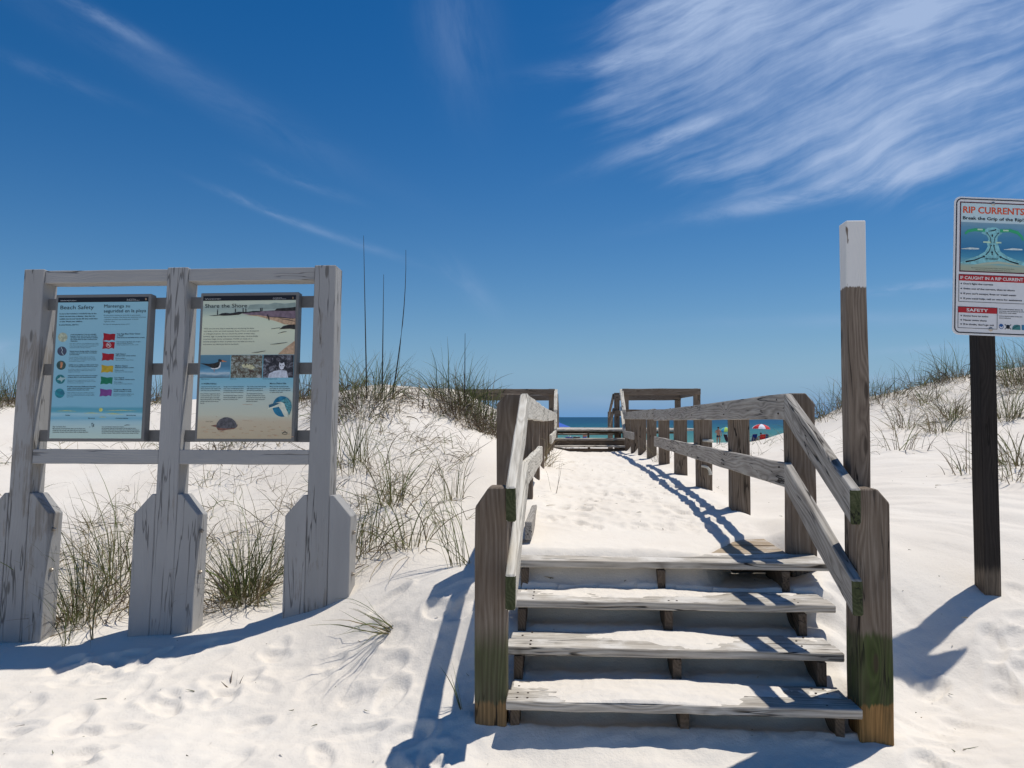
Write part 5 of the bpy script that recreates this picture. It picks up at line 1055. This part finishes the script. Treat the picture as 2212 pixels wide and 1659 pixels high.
beach_chair(gp(1574, 959, D-.8), R(110), DRK_F, 'dark folding chair beside the green and blue umbrella'); beach_chair(gp(1230, 947, 62), R(170), BLU_F, 'blue beach chair seen through the gap below the platform deck'); beach_chair(gp(1243, 947, 62), R(190), DRK_F, 'dark beach chair seen through the gap below the platform deck')
def umbrella(loc, R_, H, mats, label, tilt=0, n=8):
    root = empty('beach_umbrella', loc, label, 'umbrella'); root.rotation_euler = (0, tilt, R(10))
    o = bmobj('pole', tube([(0, 0, -.2), (0, 0, H)], .018, 8), MT, None, True); o.parent = root
    bm = bmesh.new(); N_ = n*3; rings = []
    for j in range(6):
        t = j/5; r = R_*math.sin(t*1.25)/math.sin(1.25); z = H-.50*R_*(1-math.cos(t*1.25))/(1-math.cos(1.25)); rings.append([bm.verts.new((r*math.cos(k*2*math.pi/N_)*(1-.035*t*(k % 3 != 0)), r*math.sin(k*2*math.pi/N_)*(1-.035*t*(k % 3 != 0)), z)) if j else None for k in range(N_)])
    top = bm.verts.new((0, 0, H+.02))
    for k in range(N_):
        mi = (k//3) % len(mats); f = bm.faces.new((top, rings[1][k], rings[1][(k+1) % N_])); f.material_index = mi
        for j in range(1, 5): f = bm.faces.new((rings[j][k], rings[j+1][k], rings[j+1][(k+1) % N_], rings[j][(k+1) % N_])); f.material_index = mi
    c = bmobj('canopy', bm, mats, None); c.parent = root
    for k in range(n):
        t = k*2*math.pi/n; o = bmobj('rib', tube([(0, 0, H-.32), (R_*.55*math.cos(t), R_*.55*math.sin(t), H-.24)], .006, 5), MT, None); o.parent = root
    fin = bmesh.new(); bmesh.ops.create_cone(fin, cap_ends=True, segments=8, radius1=.03, radius2=.005, depth=.1, matrix=Matrix.Translation((0, 0, H+.06))); o = bmobj('finial', fin, MT, None); o.parent = root
UR = plain('umbrella_red', (.58, .03, .035), .7); UW = plain('umbrella_white', (.70, .74, .80), .7); UG = plain('umbrella_lime', (.40, .62, .12), .7); UB = plain('umbrella_aqua', (.05, .35, .55), .7)
umbrella(gp(1643, 958, D+.3), .95, 2.02, [UR, UW], 'red and white striped beach umbrella above the red chair', R(3), 8)
umbrella(gp(1575, 958, D+1.6), .80, 1.75, [UB, UG], 'blue and lime beach umbrella half hidden by a railing post', R(-12), 8)
b_ = gp(1632, 959.5, D-1.2); root = empty('cool_bag', b_, 'black beach bag on the sand left of the red chair', 'bag')
bm = bmesh.new(); bmesh.ops.create_cube(bm, size=1, matrix=Matrix.Translation((0, 0, .19))@Matrix.Diagonal((.50, .32, .38, 1))); bmesh.ops.bevel(bm, geom=bm.edges[:], offset=.05, segments=3, affect='EDGES'); o = bmobj('bag_body', bm, BLK, None, True); o.parent = root
o = bmobj('handle', tube([(-.15, 0, .36), (-.10, 0, .50), (.10, 0, .50), (.15, 0, .36)], .012, 6), BLK, None, True); o.parent = root
# blue canopy tent beyond the platform
tp_ = gp(1196, 950, 66); tent = empty('canopy_tent', tp_, 'blue square canopy tent on the beach beyond the platform stairs', 'tent')
TB = plain('blue_tent_cloth', (.03, .12, .52), .7); TW = plain('white_tent_valance', (.62, .64, .68), .7)
zr = stz(922, 66)-tp_.z; ap = stz(908, 66)-tp_.z; hw = 1.35
def tobj(name, vs, fs, mat): o = obj(name, [Vector(v) for v in vs], fs, mat); o.parent = tent; return o
bm = bmesh.new(); v_ = [bm.verts.new(p) for p in ((-hw, -hw, zr), (hw, -hw, zr), (hw, hw, zr), (-hw, hw, zr), (0, 0, ap))]
for k in range(4): bm.faces.new((v_[k], v_[(k+1) % 4], v_[4]))
bmesh.ops.subdivide_edges(bm, edges=bm.edges[:], cuts=3, use_grid_fill=True); bmesh.ops.solidify(bm, geom=bm.faces[:], thickness=.01); o = bmobj('roof', bm, TB, None); o.parent = tent
for k, (x0, y0, x1, y1) in enumerate(((-hw, -hw, hw, -hw), (hw, -hw, hw, hw), (hw, hw, -hw, hw), (-hw, hw, -hw, -hw))):
    n_ = 8; vs = []
    for i in range(n_+1): t = i/n_; x, y = x0+(x1-x0)*t, y0+(y1-y0)*t; vs += [(x, y, zr), (x, y, zr-.20-.05*(i % 2))]
    tobj('valance', vs, [(2*i, 2*i+2, 2*i+3, 2*i+1) for i in range(n_)], TW)
for x in (-hw, hw):
    for y in (-hw, hw): o = bmobj('leg', tube([(x, y, -.1), (x, y, zr)], .025, 6), MT, None); o.parent = tent
person(gp(1263, 955, 70.5), R(200), 'stand', 'person standing on the beach, head and shoulders showing above the far stairs', BLU_F)
